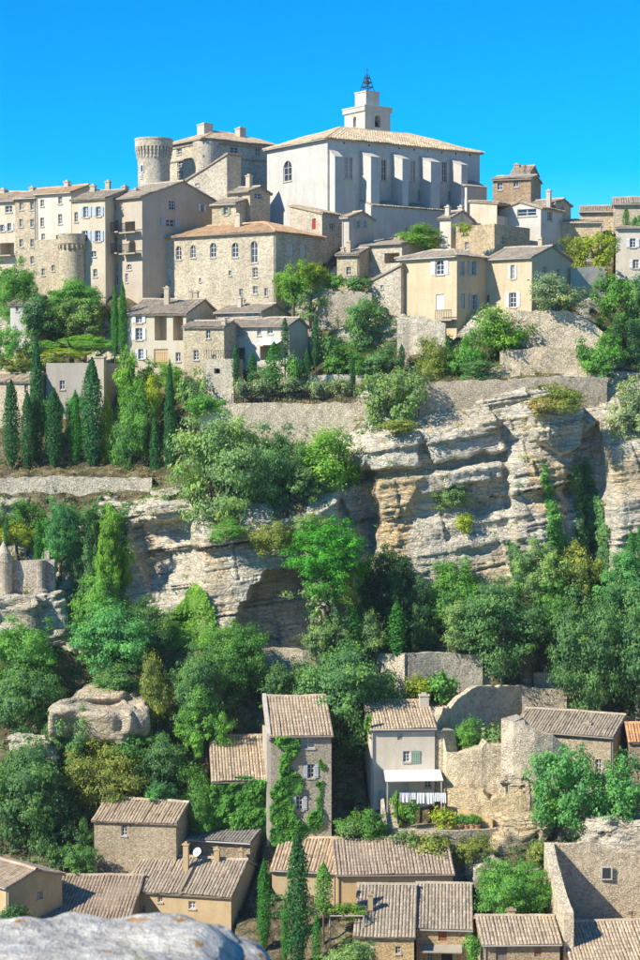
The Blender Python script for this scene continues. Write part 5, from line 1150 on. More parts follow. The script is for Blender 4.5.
def tree(label, x0, y0, x1, y1, tint, kind=None, Y=None, name='tree', cat='tree', group=None, trunk=True, front=.35, dep=1.0):
    _cnt[0] += 1; i = _cnt[0]
    xc = (x0 + x1) / 2
    if Y is None:
        p, _ = hit(xc, y1 - 2)
        Y = p.y if p is not None else 165
        Y -= front * (x1 - x0) * Y / F / 2
    k = Y / F; w, h = (x1 - x0) * k, (y1 - y0) * k
    if kind is None: kind = 'L' if max(w, h) > 6.2 else 'M' if max(w, h) > 2.8 else 'S'
    pr = PROTO[kind][i % len(PROTO[kind])]
    b = at(xc, y1, Y)
    gz = ground_z(b.x, b.y, b.z + h * .6)
    gz = min(gz, b.z + h * .3); zb = min(gz, b.z) if b.z - gz < 9 else b.z - 1.0
    if name == 'bush' and b.z - gz > 2.2: trunk = False
    if not trunk: zb = b.z
    root = empty(name, (b.x, b.y, zb)); tag(root, label, cat, group or GRP.get(name))
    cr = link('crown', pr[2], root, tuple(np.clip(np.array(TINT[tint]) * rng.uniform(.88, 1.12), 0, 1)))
    cr.location = (0, 0, b.z - zb); cr.scale = (w / pr[0], w / pr[0] * dep, h / pr[1]); cr.rotation_euler = (0, 0, random.uniform(0, 6.28) if dep == 1 else 0)
    # trunk with limbs
    H = b.z - zb + h; m = MB(); r0 = max(.05, min(.32, w * .035 + .03))
    if kind in ('C', 'c'): m.tube([(0, 0, -.4), (0, 0, H * .5), (0, 0, H * .93)], [r0 * 1.3, r0, .02], 7)
    else:
        fork = (b.z - zb) + h * .22; lean = random.uniform(-.1, .1) * w
        m.tube([(0, 0, -.5), (lean * .4, 0, fork * .5), (lean, 0, fork)], [r0 * 1.35, r0, r0 * .8], 8)
        for q in range(5):
            th = q * 1.257 + random.uniform(-.4, .4); rr = w * random.uniform(.22, .34); top = (b.z - zb) + h * random.uniform(.55, .86)
            m.tube([(lean, 0, fork - .1), (lean + math.cos(th) * rr * .5, math.sin(th) * rr * .5, (fork + top) / 2), (lean + math.cos(th) * rr, math.sin(th) * rr, top)], [r0 * .55, r0 * .36, r0 * .12], 6)
    if not trunk:
        m = MB(); m.tube([(0, .9, b.z - zb + h * .1), (0, .3, b.z - zb + h * .2), (0, 0, b.z - zb + h * .5)], [.07, .06, .02], 6)
    m.build('trunk' if trunk else 'stem', 'bark', root)
    return root
def bush(label, x0, y0, x1, y1, tint, kind=None, Y=None, **kw):
    return tree(label, x0, y0, x1, y1, tint, kind, Y, name=kw.pop('name', 'bush'), cat=kw.pop('cat', 'bush'), **kw)
def cyp(label, x0, y0, x1, y1, tint='cy', Y=None, kind=None, **kw):
    q = (x1 - x0) * .07; x0, x1 = x0 + q, x1 - q
    return tree(label, x0, y0, x1, y1, tint, kind or ('C' if y1 - y0 > 58 else 'c'), Y, name='cypress', **kw)

T = tree
# upper left gardens
T('round bright green tree under the balcony house at the left edge', -6, 262, 36, 322, 'gr', 'D', Y=196)
T('dark green tree below the terrace bastion on the left', 14, 292, 62, 340, 'ev', Y=193)
T('full bright tree in front of the rounded bastion', 50, 281, 100, 324, 'gr', 'D', Y=194.5)
T('silvery olive tree left of the twin cypresses', 62, 300, 106, 334, 'gg', Y=192)
cyp('left one of the twin cypresses beside the loggia house', 110.5, 285, 119.5, 356, 'cb', Y=189.5)
cyp('right one of the twin cypresses beside the loggia house', 118, 281, 127.5, 356, 'cb', Y=189)
bush('low clipped vine hedge along the upper left garden terrace', 38, 336, 112, 350, 'br', 'L', Y=190, dep=.18, name='hedge', cat='hedge')
bush('leafy shrub at the left edge below the small white cottage', -8, 328, 22, 360, 'gr', Y=190.5)
bush('round shrub right of the leafy shrub on the upper left terrace', 20, 338, 46, 362, 'ev', Y=190)
bush('pale olive shrub above the tan roofed house', 0, 352, 34, 374, 'og', Y=188)
bush('yellow-green garden lawn hedge in front of the vine hedge', 42, 349, 90, 358, 'yl', 'M', Y=188.6, dep=.3, name='hedge', cat='hedge')
bush('small olive bush above the flat roofed building', 40, 355, 66, 368, 'og', Y=187.6)
# cypress row on the left terrace
cyp('leftmost cypress of the lower left row', 2, 380, 21, 466, Y=179.4)
cyp('second cypress of the lower left row, short and broad', 19, 391, 36, 468, Y=179.2)
cyp('tallest slim dark cypress rising left of the flat roofed building', 29, 338, 45, 462, Y=180.4)
cyp('broad cypress in front of the shaded grey wall on the left', 45, 388, 64, 466, Y=179.3)
cyp('small bright cypress between two broad ones on the left terrace', 68, 390, 83, 464, 'cb', Y=180)
cyp('thick dark cypress in front of the lit stone pier', 80, 358, 105, 466, Y=179.6)
T('light green leafy tree between the cypresses and the flat roofed building', 32, 398, 60, 440, 'bg', 'M', Y=182)
T('light leafy tree behind the small bright cypress', 62, 395, 86, 440, 'bg', 'M', Y=182.5)
T('tall dark leafy tree right of the cypress row', 106, 384, 152, 470, 'gr', 'L', Y=180)
T('fresh green tree below the loggia house', 116, 352, 152, 404, 'br', Y=183.5)
T('yellow-green small tree right of the tall dark leafy tree', 136, 376, 162, 424, 'yl', 'M', Y=181.6)
T('narrow yellowish tree left of the tall dark leafy tree', 102, 400, 116, 466, 'yl', 'M', Y=180.4)
cyp('slim cypress on the slope right of the left terrace wall', 149, 415, 161, 494, Y=178.4)
cyp('tall slim cypress above the left end of the big green tree', 163, 360, 177, 496, Y=178.2)
T('sparse tree by the stone wall under the loggia house', 174, 368, 208, 432, 'gg', 'X', Y=180.5)
bush('bush at the foot of the terrace block', 186, 396, 234, 422, 'gr', Y=178.6)
bush('bush below the loggia house door', 150, 362, 186, 388, 'br', Y=184)
bush('green shrub under the small windowed stone house', 176, 378, 204, 402, 'ev', Y=182)
# central garden
cyp('thin cypress left of the white house awning', 231, 344, 240, 384, Y=181.6)
cyp('plump conical cypress in front of the white house', 264, 342, 284, 386, 'cb', Y=181.4, kind='c')
bush('clipped round topiary ball in the white house garden', 283, 354, 304, 384, 'gr', 'S', Y=181.4, name='topiary', cat='topiary')
cyp('thin cypress right of the topiary ball', 303, 348, 311, 384, Y=181.4)
cyp('lone thin cypress between the two garden walls', 348.5, 355, 356, 400, Y=180.4)
cyp('narrow cypress at the right end of the white house', 311, 317, 320, 366, Y=184)
cyp('narrow cypress against the white house wall', 280, 318, 290, 356, Y=183.2)
cyp('small dark cypress in front of the patio', 246, 352, 257, 386, Y=181.8)
for a_, b_, lab in ((232, 254, 'clipped olive hedge section at the left end above the garden wall'), (252, 276, 'second clipped olive section above the garden wall'), (277, 306, 'third clipped olive section above the garden wall'), (307, 330, 'fourth clipped olive section above the garden wall'), (328, 351, 'rightmost clipped olive section above the garden wall')):
    bush(lab, a_, 378, b_, 398, 'ol', 'S', Y=180.2, name='clipped_olive', cat='hedge', group='clipped olives above the garden wall')
bush('round garden shrub behind the lone thin cypress', 322, 356, 350, 378, 'gr', Y=184)
bush('dark shrub in the garden under the white house', 252, 366, 284, 390, 'ev', Y=181)
bush('leafy hedge right of the narrow cypress', 318, 336, 346, 360, 'ev', Y=185)
T('bright green tree at the shaded end of the long building', 273, 262, 312, 302, 'br', Y=190)
T('yellow-green tree right of the bright tree by the long building', 296, 264, 324, 292, 'yl', 'M', Y=190.5)
T('sparse grey-green tree under the bright tree', 297, 290, 330, 320, 'gg', 'X', Y=188)
bush('dense shrub row behind the garden wall below the church', 320, 274, 346, 294, 'gr', Y=191)
bush('darker shrub next to the low tiled cottage', 344, 275, 370, 293, 'ev', Y=191)
T('leafy dark green tree on the terrace left of the broken pier', 338, 300, 384, 352, 'ev', Y=187.5)
bush('wide shrub below the leafy terrace tree', 332, 346, 366, 374, 'gr', Y=183.5)
bush('wide shrub left of the tiny dark cypress', 362, 346, 398, 376, 'ev', Y=183)
cyp('tiny dark cypress beside the broken pier', 397, 344, 406, 376, Y=181.6)
T('grey-green tree hanging over the corner of the cliff-top wall', 363, 370, 426, 432, 'gg', 'M', Y=176.4)
bush('yellowish bush below the beige corner house, left of a pair', 416, 338, 450, 380, 'og', Y=181)
bush('green bush below the beige corner house, right of a pair', 444, 334, 482, 378, 'gr', Y=181.2)
T('bright spreading bush tree in front of the ochre house', 476, 308, 532, 356, 'br', 'M', Y=182.6)
bush('low bush along the top of the rubble wall', 446, 360, 500, 382, 'ev', 'M', Y=179.6, dep=.5)
bush('ivy-green bush behind the cottages left of the whitewashed narrow house', 398, 226, 446, 248, 'br', 'M', Y=197)
bush('vine tuft growing on the blocky stone house', 456, 223, 472, 236, 'yl', 'S', Y=190.4, trunk=False)
T('grey olive tree on the broad dry stone wall', 531, 275, 587, 310, 'ol', 'M', Y=183.9)
bush('golden-yellow bush in front of the low tan wall building', 574, 234, 618, 276, 'yl', 'M', Y=194)
bush('greener bush left of the golden-yellow bush', 558, 238, 584, 274, 'og', 'M', Y=195)
cyp('small cypress on the right skyline', 622, 207, 630, 232, 'cb', Y=199.6, kind='c')
bush('dark bush at the right skyline edge', 630, 215, 652, 240, 'ev', Y=199)
T('dark green bush tree above the right end of the dry stone wall', 596, 276, 636, 324, 'gr', 'M', Y=186)
T('tall bush at the right edge above the grey olive cascade', 622, 272, 668, 345, 'ev', 'L', Y=186.5)
bush('bright round bush at the right end of the low terrace wall', 578, 332, 622, 378, 'gr', 'M', Y=180)
bush('dark bush behind the bright round bush on the right', 604, 320, 650, 392, 'dk', 'L', Y=182.5)
T('large silvery olive cascading over the right cliff', 602, 384, 668, 450, 'ol', 'L', Y=175.4)
bush('dry tawny bush on top of the jutting rock block', 534, 384, 586, 412, 'og', 'M', trunk=False, front=.6)
bush('grey dry bush beside the tawny bush on the cliff edge', 526, 398, 556, 416, 'dry', 'S', trunk=False, front=.6)
# middle slope
T('huge spreading olive-green tree above the cave cliff', 176, 420, 268, 536, 'gg', 'D', Y=171.2)
T('dark right-hand companion of the huge spreading tree', 238, 428, 306, 514, 'ev', 'D', Y=172.6)
T('bright yellow-green shrub tree left of the main cliff', 296, 430, 358, 488, 'br', 'M', Y=173.2)
bush('grey shrub under the bright shrub tree', 288, 468, 326, 504, 'gg', 'M', Y=171.4)
bush('low dark bush between the huge tree and the cave', 244, 522, 292, 552, 'og', 'M', trunk=False, front=.6)
bush('olive-coloured bush on the cliff lip right of the cave', 284, 514, 330, 542, 'gg', 'M', trunk=False, front=.6)
bush('small bush hanging at the cliff edge under the huge tree', 212, 520, 246, 540, 'gr', 'M', trunk=False, front=.6)
T('bright green pine in front of the shaded cliff corner', 292, 522, 364, 604, 'pn', 'P', Y=166)
T('dull yellow-grey shrub under the bright pine', 288, 574, 340, 620, 'gg', 'X', Y=165.4)
bush('ochre-green bush at the foot of the bright pine', 330, 570, 362, 606, 'og', 'M', Y=165.6)
T('dark tree at the foot of the yellow overhang', 352, 552, 412, 632, 'dk', 'L', Y=169.4)
T('lush green tree under the middle of the main cliff', 424, 562, 482, 622, 'gr', 'L', Y=169.8)
T('shaded tree between the dark tree and the lush tree', 398, 582, 440, 650, 'dk', 'L', Y=169)
cyp('slim cypress below the bright pine', 344, 598, 363, 654, 'cb', Y=164.8)
cyp('slim feathery cypress right of the one below the pine', 386, 601, 407, 656, 'cb', Y=165)
T('grey-green tree left of the slim cypress below the pine', 304, 610, 348, 654, 'gg', 'M', Y=165)
T('grey-green tree between the two slim cypresses', 360, 610, 392, 654, 'gg', 'M', Y=165.6)
T('pale rounded tree at the edge of the main cliff shade', 436, 600, 478, 646, 'gg', 'M', Y=167)
T('large dense evergreen oak right of the garden walls', 458, 584, 542, 672, 'ev', 'D', Y=166.4)
T('soft green tree at the foot of the ivy-hung cliff', 508, 542, 566, 600, 'gg', 'L', Y=169.6)
T('olive-brown tree right of the soft green tree', 556, 544, 600, 596, 'og', 'M', Y=170)
T('leafy tree at the right edge under the big cliff', 598, 552, 662, 606, 'bg', 'L', Y=168)
T('very large evergreen oak filling the right side', 548, 592, 622, 708, 'ev', 'D', Y=164.4)
T('right-hand crown merging with the very large evergreen oak', 594, 588, 672, 706, 'ev', 'D', Y=165)
T('lighter green tree between the two large oaks', 534, 580, 580, 640, 'gr', 'L', Y=168)
cyp('cypress tip at the right edge against the cliff', 626, 530, 636, 566, 'cb', Y=168.8)
cyp('second cypress tip at the right edge', 634, 526, 646, 566, 'cb', Y=168.6)
bush('small plant clinging to the main cliff', 456, 512, 474, 532, 'yl', 'S', trunk=False, front=.6)
bush('dark scrub in the hollow of the main cliff', 432, 482, 472, 508, 'gg', 'M', trunk=False, front=.6)
bush('tuft on the ledge of the slab rock', 378, 420, 420, 434, 'og', 'S', trunk=False, front=.6)
# left middle
bush('round bush on the left ledge under the terrace wall', 8, 500, 46, 532, 'gr', 'M', Y=172.6)
bush('pale bush at the left edge under the terrace wall', -14, 506, 14, 532, 'gg', 'M', Y=172.4)
bush('clipped yellow-green hedge behind the small turret', -4, 522, 38, 546, 'yl', 'M', Y=171, dep=.4, name='hedge', cat='hedge')
cyp('tiny cypress behind the turret cap', 3, 517, 10, 545, Y=170.2)
cyp('columnar bush behind the crenellated wall', 33, 520, 44, 560, 'cb', Y=170.6)
T('light leafy tree above the crenellated wall', 40, 504, 80, 570, 'bg', 'L', Y=170.8)
T('dark hanging creeper mass left of the grey overhang', 74, 508, 110, 590, 'ev', 'L', Y=171)
T('light green creeper falling beside the grey overhang', 96, 512, 132, 596, 'br', 'L', Y=170.4)
T('olive-green creeper slope below the hanging creepers', 68, 566, 124, 648, 'gr', 'L', Y=168.4)
bush('shrub row on the cliff edge left of the grey overhang', 84, 506, 124, 526, 'gr', 'M', Y=172.6)
T('bushy green tree at the left edge below the turret', -12, 620, 58, 690, 'gr', 'D', Y=163.5)
T('dark evergreen below the bushy tree at the left edge', -10, 666, 62, 742, 'ev', 'D', Y=160.5)
T('wide grey-green tree above the bare outcrop', 74, 604, 150, 682, 'bg', 'D', Y=165)
T('grey-green tree right of the wide tree above the outcrop', 120, 600, 174, 664, 'ev', 'L', Y=166.6)
T('yellow-green slender tree right of the bare outcrop', 142, 654, 174, 728, 'og', 'M', Y=159.4)
T('bright tree at the foot of the cave cliff', 206, 625, 266, 696, 'gr', 'D', Y=162.6)
T('deep green tree left of the bright cave tree', 172, 648, 226, 742, 'ev', 'D', Y=160)
T('rounded tree between the slender yellow tree and the ivy house', 184, 690, 234, 752, 'gr', 'L', Y=158.4)
T('large dark oak behind the tall stone house', 298, 648, 394, 752, 'ev', 'D', Y=161)
T('small oak left behind the tall stone house', 258, 664, 306, 712, 'ev', 'M', Y=162.2)
T('broad olive-brown tree behind the square stone house', 68, 744, 146, 818, 'og', 'D', Y=154.6)
T('huge dark tree filling the lower left edge', -14, 744, 74, 860, 'ev', 'D', Y=153)
T('dark tree under the huge tree at the lower left', 40, 790, 96, 868, 'dk', 'L', Y=152)
T('mid green tree left of the lower ivy-clad wing', 134, 736, 196, 800, 'ev', 'L', Y=155.6)
T('bright shrub tree in front of the lower ivy-clad wing', 178, 766, 216, 830, 'gr', 'M', Y=153.4)
T('dark tree between the bare outcrop and the dark oak', 40, 716, 84, 774, 'ev', 'L', Y=157.4)
T('low shrub tree growing over the right foot of the bare outcrop', 96, 716, 164, 774, 'gr', 'M', Y=156.4)
T('leafy shrub covering the left foot of the bare outcrop', 50, 706, 94, 766, 'ev', 'M', Y=156)
T('small tree overhanging the top of the bare outcrop', 92, 664, 140, 696, 'ev', 'M', Y=161.5)
bush('bright little bush behind the square stone house', 146, 782, 176, 806, 'bg', 'M', Y=152)
bush('dark ivy mound left of the twin-roofed house', 188, 796, 216, 838, 'gr', 'M', Y=151.6)
bush('scrub between the broad brown roof and the square house', 60, 846, 98, 872, 'ev', 'M', Y=147.5)
bush('leafy sprig in front of the tan house at lower left', -4, 905, 34, 935, 'dk', 'S', Y=137)
# ruins and terrace garden
bush('garden shrubs in the walled bed behind the white house', 404, 674, 432, 702, 'yl', 'S', Y=163.2)
bush('green shrub in the walled bed behind the white house', 426, 674, 458, 704, 'gr', 'S', Y=163)
cyp('small cypress in the walled bed behind the white house', 438, 669, 447, 702, 'cb', Y=162.4)
bush('grey-green shrub inside the roofless enclosure, left one', 453, 718, 484, 752, 'gr', 'M', Y=158)
bush('shrub inside the roofless enclosure, right one', 480, 724, 510, 752, 'gg', 'S', Y=158)
bush('tuft growing on the square rock pillar', 452, 744, 472, 768, 'og', 'S', trunk=False, front=.6)
T('slender bright tree with a visible trunk left of the stone house', 530, 745, 590, 824, 'bg', 'M', Y=151.2)
T('spreading bright tree with a visible trunk at the right edge', 586, 756, 648, 830, 'bg', 'M', Y=151)
bush('lower left bough tree of the slender pair', 540, 790, 572, 824, 'gr', 'S', Y=151.8)
T('green garden shrub left of the stone stairs', 336, 808, 386, 842, 'gr', 'M', Y=151.6)
bush('flowering grey bush under the stone stairs', 338, 820, 362, 846, 'gg', 'S', Y=150.6)
bush('climbing vine on the laundry terrace post', 392, 792, 404, 828, 'br', 'S', Y=153.4)
bush('leafy vine hanging beside the laundry', 402, 798, 420, 822, 'gr', 'S', Y=153.6)
bush('golden shrub on the laundry terrace', 432, 808, 456, 832, 'yl', 'S', Y=152)
bush('tawny flowering bush below the curved terrace wall, left', 394, 830, 420, 856, 'gg', 'S', Y=149.8)
bush('tawny flowering bush below the curved terrace wall, right', 414, 832, 452, 858, 'og', 'S', Y=149.6)
bush('creeper trailing over the curved wall', 452, 834, 494, 862, 'og', 'M', Y=150, dep=.4)
T('dense rounded green tree beside the roofless ruin', 478, 862, 548, 922, 'gr', 'D', Y=142.6)
cyp('short cypress right of the twin-roofed house', 256, 857, 272, 946, 'cb', Y=141)
cyp('tall dark cypress at the bottom centre', 284, 828, 311, 968, Y=138.4)
cyp('small cypress left of the tall dark cypress', 280, 900, 290, 960, 'cb', Y=138.6)
cyp('small cypress right of the tall dark cypress', 311, 912, 322, 968, 'cb', Y=138)
cyp('bright vine column on the ochre house corner', 313, 862, 334, 912, 'gr', Y=141.6, kind='c')
bush('pergola vine in front of the ochre house', 328, 903, 366, 920, 'br', 'S', Y=139.8, dep=.6)
bush('white-flowering bush at the bottom edge', 324, 940, 378, 970, 'gg', 'M', Y=136)
bush('bush beside the stone wing at the bottom', 463, 934, 482, 966, 'gr', 'S', Y=136.6)
bush('low bush between the ruin and the slender trees', 528, 842, 550, 866, 'og', 'S', Y=149)

# ------------------------------------------------------------------ climbers and ground cover
def ivy_plane(name, label, h, poly, n, tint, thick=.35, ls=.13, face='f', cat='ivy'):
    xs, ys = [p[0] for p in poly], [p[1] for p in poly]; P = []
    while len(P) < n:
        a = rng.uniform(min(xs), max(xs), n); b = rng.uniform(min(ys), max(ys), n)
        jx = a + 4.5 * fbm(a * .12, b * .12, 0, 3, 4); ok = in_poly(jx, b + 4.5 * fbm(a * .12, b * .12, 7, 3, 5), poly)
        P += list(zip(a[ok], b[ok]))
    P = P[:n]; c = []
    for a, b in P:
        q = h.loc(a, b, fy=0) if face == 'f' else h.loc(a, b, fx=h.w)
        w_ = h.world(q); c.append(w_)
    c = np.array([tuple(q) for q in c])
    lump = fbm(c[:, 0] * .9, c[:, 2] * .9, 0, 3, 12) * .5 + .5
    off = .03 + thick * np.clip(lump, 0, 1) * rng.random(len(c)) ** .6
    nn = -h.ey if face == 'f' else h.ex
    nv = np.array(tuple(nn)); c = c + nv * off[:, None]
    nr_ = nv * .8 + rng.normal(size=c.shape) * .5 + np.array([-.45, 0, .6])
    o0 = c.mean(0); o0[2] = c[:, 2].min()
    me = leaf_mesh(name, c - o0, nr_, ls * rng.uniform(.6, 1.3, len(c)), .35 + .35 * lump + .18 * rng.normal(size=len(c)), .75)
    o = link(name, me, None, TINT[tint]); o.location = o0; return tag(o, label, cat)
H_ = HOUSES
ivy_plane('ivy', 'thick ivy covering the lower wing of the tall stone house', H_['ivy2'], [(208, 790), (225, 780), (240, 776), (268, 778), (272, 800), (272, 845), (205, 845)], 9000, 'iv', .9)
ivy_plane('ivy', 'ivy climbing up the left side of the tall stone house', H_['ivy'], [(273, 736), (296, 736), (302, 745), (297, 756), (289, 760), (296, 772), (303, 782), (300, 792), (287, 796), (291, 812), (306, 824), (308, 845), (270, 845), (270, 794), (279, 780), (276, 763), (282, 750)], 4600, 'iv', .6)
ivy_plane('ivy', 'thin ivy strand on the right corner of the tall stone house', H_['ivy'], [(318, 780), (323, 782), (322, 812), (316, 830), (304, 832), (308, 815), (318, 800)], 1100, 'iv', .3)
ivy_plane('ivy', 'ivy tuft at the top window of the tall stone house', H_['ivy'], [(318, 760), (327, 764), (326, 769), (319, 767)], 160, 'br', .2)
ivy_plane('ivy', 'green creeper on the left edge of the white house', H_['white'], [(364, 716), (370, 712), (371, 735), (368, 742)], 260, 'br', .3)
def ivy_terrain(name, label, poly, n, tint, thick=.5, ls=.14, cat='ivy'):
    xs, ys = [p[0] for p in poly], [p[1] for p in poly]; c, nn = [], []
    a = rng.uniform(min(xs), max(xs), n * 3); b = rng.uniform(min(ys), max(ys), n * 3)
    ok = in_poly(a + 3 * fbm(a * .1, b * .1, 0, 3, 14), b + 3 * fbm(a * .1, b * .1, 7, 3, 15), poly)
    for x, y in list(zip(a[ok], b[ok]))[:n]:
        p, nr_ = hit(x, y)
        if p is None: continue
        if nr_.y > 0: nr_ = -nr_
        c.append(tuple(p)); nn.append(tuple(nr_))
    c, nn = np.array(c), np.array(nn); nn = nn * .5 + np.array([0, -.6, .25])
    lump = np.clip(fbm(c[:, 0] * .7, c[:, 2] * .7, c[:, 1] * .3, 3, 12) * .6 + .5, 0, 1)
    c = c + nn / np.linalg.norm(nn, axis=1, keepdims=True) * (thick * lump * rng.random(len(c)) ** .5)[:, None]
    o0 = c.mean(0); o0[2] = c[:, 2].min()
    me = leaf_mesh(name, c - o0, nn + rng.normal(size=c.shape) * .5, ls * rng.uniform(.6, 1.3, len(c)), .35 + .3 * lump + .18 * rng.normal(size=len(c)), .75)
    o = link(name, me, None, TINT[tint]); o.location = o0; return tag(o, label, cat)
ivy_terrain('ivy', 'narrow ivy streak falling down the right part of the main cliff', [(541, 464), (547, 468), (556, 510), (566, 545), (566, 575), (548, 575), (548, 520)], 3200, 'gr', .6)
ivy_terrain('ivy', 'broad ivy curtain in the dark cleft of the right cliff', [(570, 468), (590, 462), (598, 490), (606, 520), (612, 556), (606, 580), (574, 580), (578, 520)], 6000, 'ev', 1.0)
ivy_terrain('ivy', 'bright creeper carpet on the slope left of the cave cliff', [(163, 634), (166, 618), (184, 600), (196, 584), (206, 592), (218, 628), (216, 650), (163, 650)], 5200, 'br', .6)
ivy_terrain('ivy', 'dark creeper on the slope beside the grey overhang', [(70, 560), (100, 520), (128, 520), (128, 580), (112, 645), (72, 645)], 5000, 'ev', .8)
ivy_terrain('ivy', 'small creepers in the cracks of the main cliff foot', [(506, 540), (520, 545), (530, 590), (512, 590)], 900, 'ev', .5)
# undergrowth on the earthy slopes and dry grass on ledges
def cover(name, label, n, tint, pred, clump, ls, thick, cat):
    pick = []
    V = TV.reshape(nr, nc, 3); sub = V[12:12 + R_, 4:4 + C_].reshape(-1, 3); rk = rock.reshape(-1); sg = SEG.reshape(-1); pxv = PXg.reshape(-1)
    w = pred(pxv, sg, rk)
    # weight by cell area so the sparse rows get their share
    ar = np.gradient(Yg, axis=0).reshape(-1) ** 2 + np.gradient(Zg, axis=0).reshape(-1) ** 2
    w = w * np.sqrt(np.maximum(ar, 1e-6)); w = w / w.sum()
    ii = rng.choice(len(sub), n, p=w)
    c = sub[ii] + rng.normal(size=(n, 3)) * np.array([.15, .1, .05])
    keep = np.ones(n, bool)
    for (O, ex, ey, w_, d_, zB) in FOOT:
        dx, dy = c[:, 0] - O.x, c[:, 1] - O.y; u, v = dx * ex.x + dy * ex.y, dx * ey.x + dy * ey.y
        keep &= ~((u > -.5) & (u < w_ + .5) & (v > -.9) & (v < d_ + .4))
    c = c[keep]; n = len(c)
    r = rng.uniform(.25, .75, n)
    cc = np.repeat(c, clump, 0); u = sph(n * clump); u[:, 2] = np.abs(u[:, 2]); rr = np.repeat(r, clump) * rng.random(n * clump) ** .4
    p = cc + u * rr[:, None] * np.array([1, 1, thick])
    t = np.repeat(rng.random(n), clump) * .6 + .15 + .15 * rng.normal(size=n * clump)
    me = leaf_mesh(name, p, u + rng.normal(size=p.shape) * .5 + np.array([0, -.2, .3]), ls * rng.uniform(.6, 1.3, len(p)), t, .6)
    o = link(name, me, None, TINT[tint], 'stuff'); return tag(o, label, cat)
cover('undergrowth', 'dark scrub and low plants covering the earthy slopes between the trees', 5200, 'ev', lambda px, sg, rk: ((sg > 1.2) & (sg < 5.05) & (rk < .45)) * 1.0 + ((sg > 6) & (sg < 7.3) & (px < 365)) * .6 + ((sg > 9) & (sg < 11.3)) * .5, 26, .12, .8, 'undergrowth')
cover('dry_grass', 'dry tawny grass and herbs on cliff ledges and terraces', 1500, 'dry', lambda px, sg, rk: ((sg > 5.9) & (sg < 9.2)) * (.25 + (rk < .5)) + ((sg > 9.2) & (sg < 11.5)) * .3, 26, .075, .7, 'grass')
cover('weeds', 'small green weeds in the joints of the cliffs', 260, 'gg', lambda px, sg, rk: ((sg > 5) & (sg < 6.2)) * 1.0, 24, .08, .8, 'weeds')

# ------------------------------------------------------------------ laundry, pots, railing, pergola
root = empty('laundry_line', at(398, 806, 152.6)); tag(root, 'washing line with white laundry hanging on the terrace of the white house', 'laundry')
o0 = root.location
pA, pB = at(398, 792.5, 152.6) - o0, at(447, 792.5, 152.6) - o0
for p in (pA, pB):
    m = MB(); m.bar((p.x, p.y, p.z - 2.6), (p.x, p.y, p.z + .1), .035); m.build('post', 'iron', root)
m = MB(); m.bar(pA, pB, .012); m.build('cord', 'iron', root)
for (a, b, c, colr) in ((400, 410, 10, (.72, .68, .80)), (411, 416, 7, (.82, .82, .84)), (417, 425, 11, (.86, .86, .88)), (425.6, 434, 11.5, (.86, .86, .90)), (434.6, 440, 9, (.84, .85, .88)), (440.5, 446, 10.5, (.86, .86, .88))):
    A, Bq = at(a, 792.6, 152.6) - o0, at(b, 792.6, 152.6) - o0; hgt = c * 152.6 / F; m = MB(); n = 10
    vs = []
    for j in range(5):
        for i in range(n + 1):
            t = i / n; vs.append((A.x + (Bq.x - A.x) * t, A.y + .07 * math.sin(t * 17 + a) * (j / 4), A.z - hgt * j / 4 - .02 * math.sin(t * 9 + a) * (j / 4)))
    bk = [(x, y + .02, z) for x, y, z in vs]; N = len(vs)
    fs = [(j * (n + 1) + i, (j + 1) * (n + 1) + i, (j + 1) * (n + 1) + i + 1, j * (n + 1) + i + 1) for j in range(4) for i in range(n)]
    m.add(vs + bk, fs + [tuple(N + q for q in f[::-1]) for f in fs]); m.build('sheet', 'cloth', root, colr)
def pot(label, px, py, Y, s, leaf='gr', group=None):
    p = at(px, py, Y); r = empty('potted_plant', p); tag(r, label, 'plant pot', group)
    m = MB(); m.lathe([(.13 * s, 0), (.19 * s, .3 * s), (.22 * s, .3 * s), (.22 * s, .36 * s), (.17 * s, .36 * s), (.16 * s, .3 * s)], 14); m.build('pot', 'painted', r, (.62, .33, .18))
    pr = PROTO['S'][1]; c = link('foliage', pr[2], r, TINT[leaf]); c.location = (0, 0, .3 * s); c.scale = (.55 * s / 2.0, .55 * s / 2.0, .5 * s / 1.8)
for i, (px, lab) in enumerate(((456, 'terracotta pot at the left end of the row by the ochre wall'), (461, 'second terracotta pot from the left by the ochre wall'), (466.5, 'middle terracotta pot of the row by the ochre wall'), (472, 'fourth terracotta pot from the left by the ochre wall'), (477, 'terracotta pot at the right end of the row by the ochre wall'))):
    pot(lab, px, 830.5, 151.9, 1.5 + .2 * (i % 2), 'gr', 'pots by the ochre terrace wall')
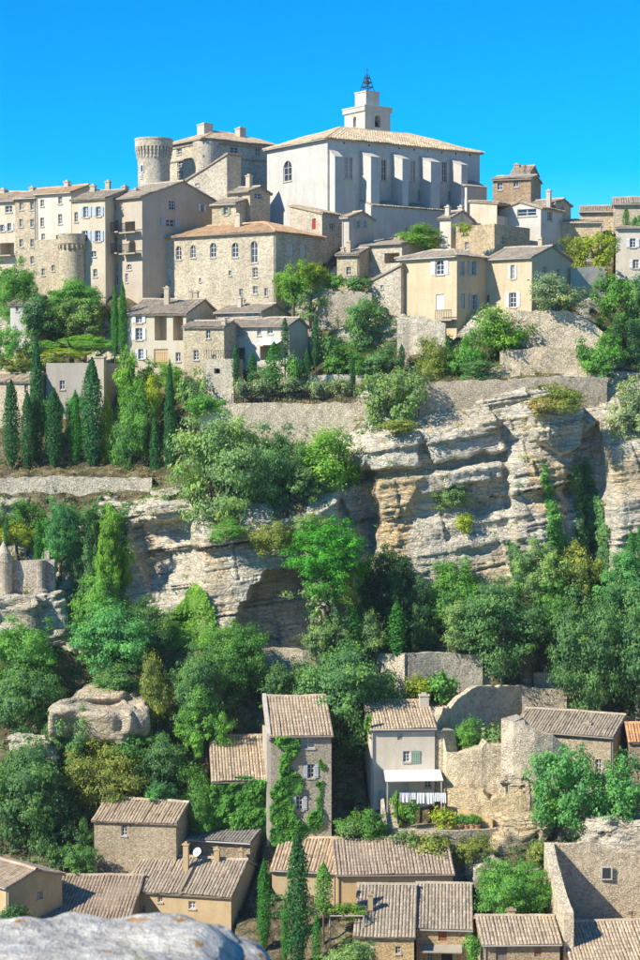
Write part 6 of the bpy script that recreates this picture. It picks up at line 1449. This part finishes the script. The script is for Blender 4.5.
# terrace floor
root = empty('terrace_floor', (0, 0, 0)); bpy.data.objects.remove(root)
P = [at(388, 832, 153.2), at(420, 832, 151.3), at(455, 832, 151.1), at(493, 833, 152.4), at(448, 820, 156.0), at(376, 814, 156.2)]
zf = sum(p.z for p in P[:4]) / 4 - .1; m = MB(); m.add([(p.x, p.y, zf) for p in P] + [(p.x, p.y, zf - 1.6) for p in P], [tuple(range(6)), tuple(reversed(range(6, 12)))] + [(i, i + 6, (i + 1) % 6 + 6, (i + 1) % 6) for i in range(6)])
m.build('terrace_paving', 'plaster', None, (.62, .56, .47), 'structure')
root = empty('metal_railing', at(232, 403, 177.5)); tag(root, 'thin metal railing along the high garden wall', 'railing'); o0 = root.location
pts = [at(232 + 137 * i / 30, 403, 177.5) - o0 for i in range(31)]; m = MB()
for p in pts: m.bar((p.x, p.y, p.z - .1), (p.x, p.y, p.z + .85), .02)
m.build('post', 'iron', root); m = MB()
for a, b in zip(pts, pts[1:]):
    m.bar((a.x, a.y, a.z + .85), (b.x, b.y, b.z + .85), .025); m.bar((a.x, a.y, a.z + .45), (b.x, b.y, b.z + .45), .015)
m.build('rail', 'iron', root)
root = empty('pergola', at(347, 940, 140.0)); tag(root, 'small wooden pergola carrying the vine before the ochre house', 'pergola'); o0 = root.location
q = [at(x, 916, 140 + d) - o0 for x in (330, 364) for d in (-1, 1.2)]
for p in q:
    m = MB(); m.bar((p.x, p.y, -1.2), (p.x, p.y, p.z), .05); m.build('post', 'painted', root, (.4, .36, .32))
for a, b in ((0, 2), (1, 3), (0, 1), (2, 3)):
    m = MB(); m.bar(q[a], q[b], .045); m.build('beam', 'painted', root, (.42, .38, .33))
# lane between the lower houses
P = [at(452, 905, 146.5), at(484, 905, 146.5), at(540, 868, 148.6), at(480, 868, 149)]
m = MB(); m.add([(p.x, p.y, p.z) for p in P] + [(p.x, p.y, p.z - 1.5) for p in P], [(0, 1, 2, 3), (0, 4, 5, 1), (1, 5, 6, 2), (2, 6, 7, 3), (3, 7, 4, 0)]); m.build('lane', 'plaster', None, (.52, .48, .43), 'structure')

# ------------------------------------------------------------------ thin summer air round the camera and the whole scene
m = MB(); m.box(-4100, 4100, -4100, 4100, -63.5, 46); hz = m.build('haze', 'glass', None, None, 'stuff'); hz.data.materials.clear(); tag(hz, 'thin pale summer air in front of the whole village', 'haze')
hm = bpy.data.materials.new('haze_air'); hm.use_nodes = True; nt = hm.node_tree
nt.nodes.remove(nt.nodes['Principled BSDF']); pv_ = nt.nodes.new('ShaderNodeVolumePrincipled'); pv_.inputs['Color'].default_value = (.80, .90, 1.0, 1); pv_.inputs['Density'].default_value = .00011
nt.links.new(pv_.outputs[0], nt.nodes['Material Output'].inputs['Volume']); hz.data.materials.append(hm)
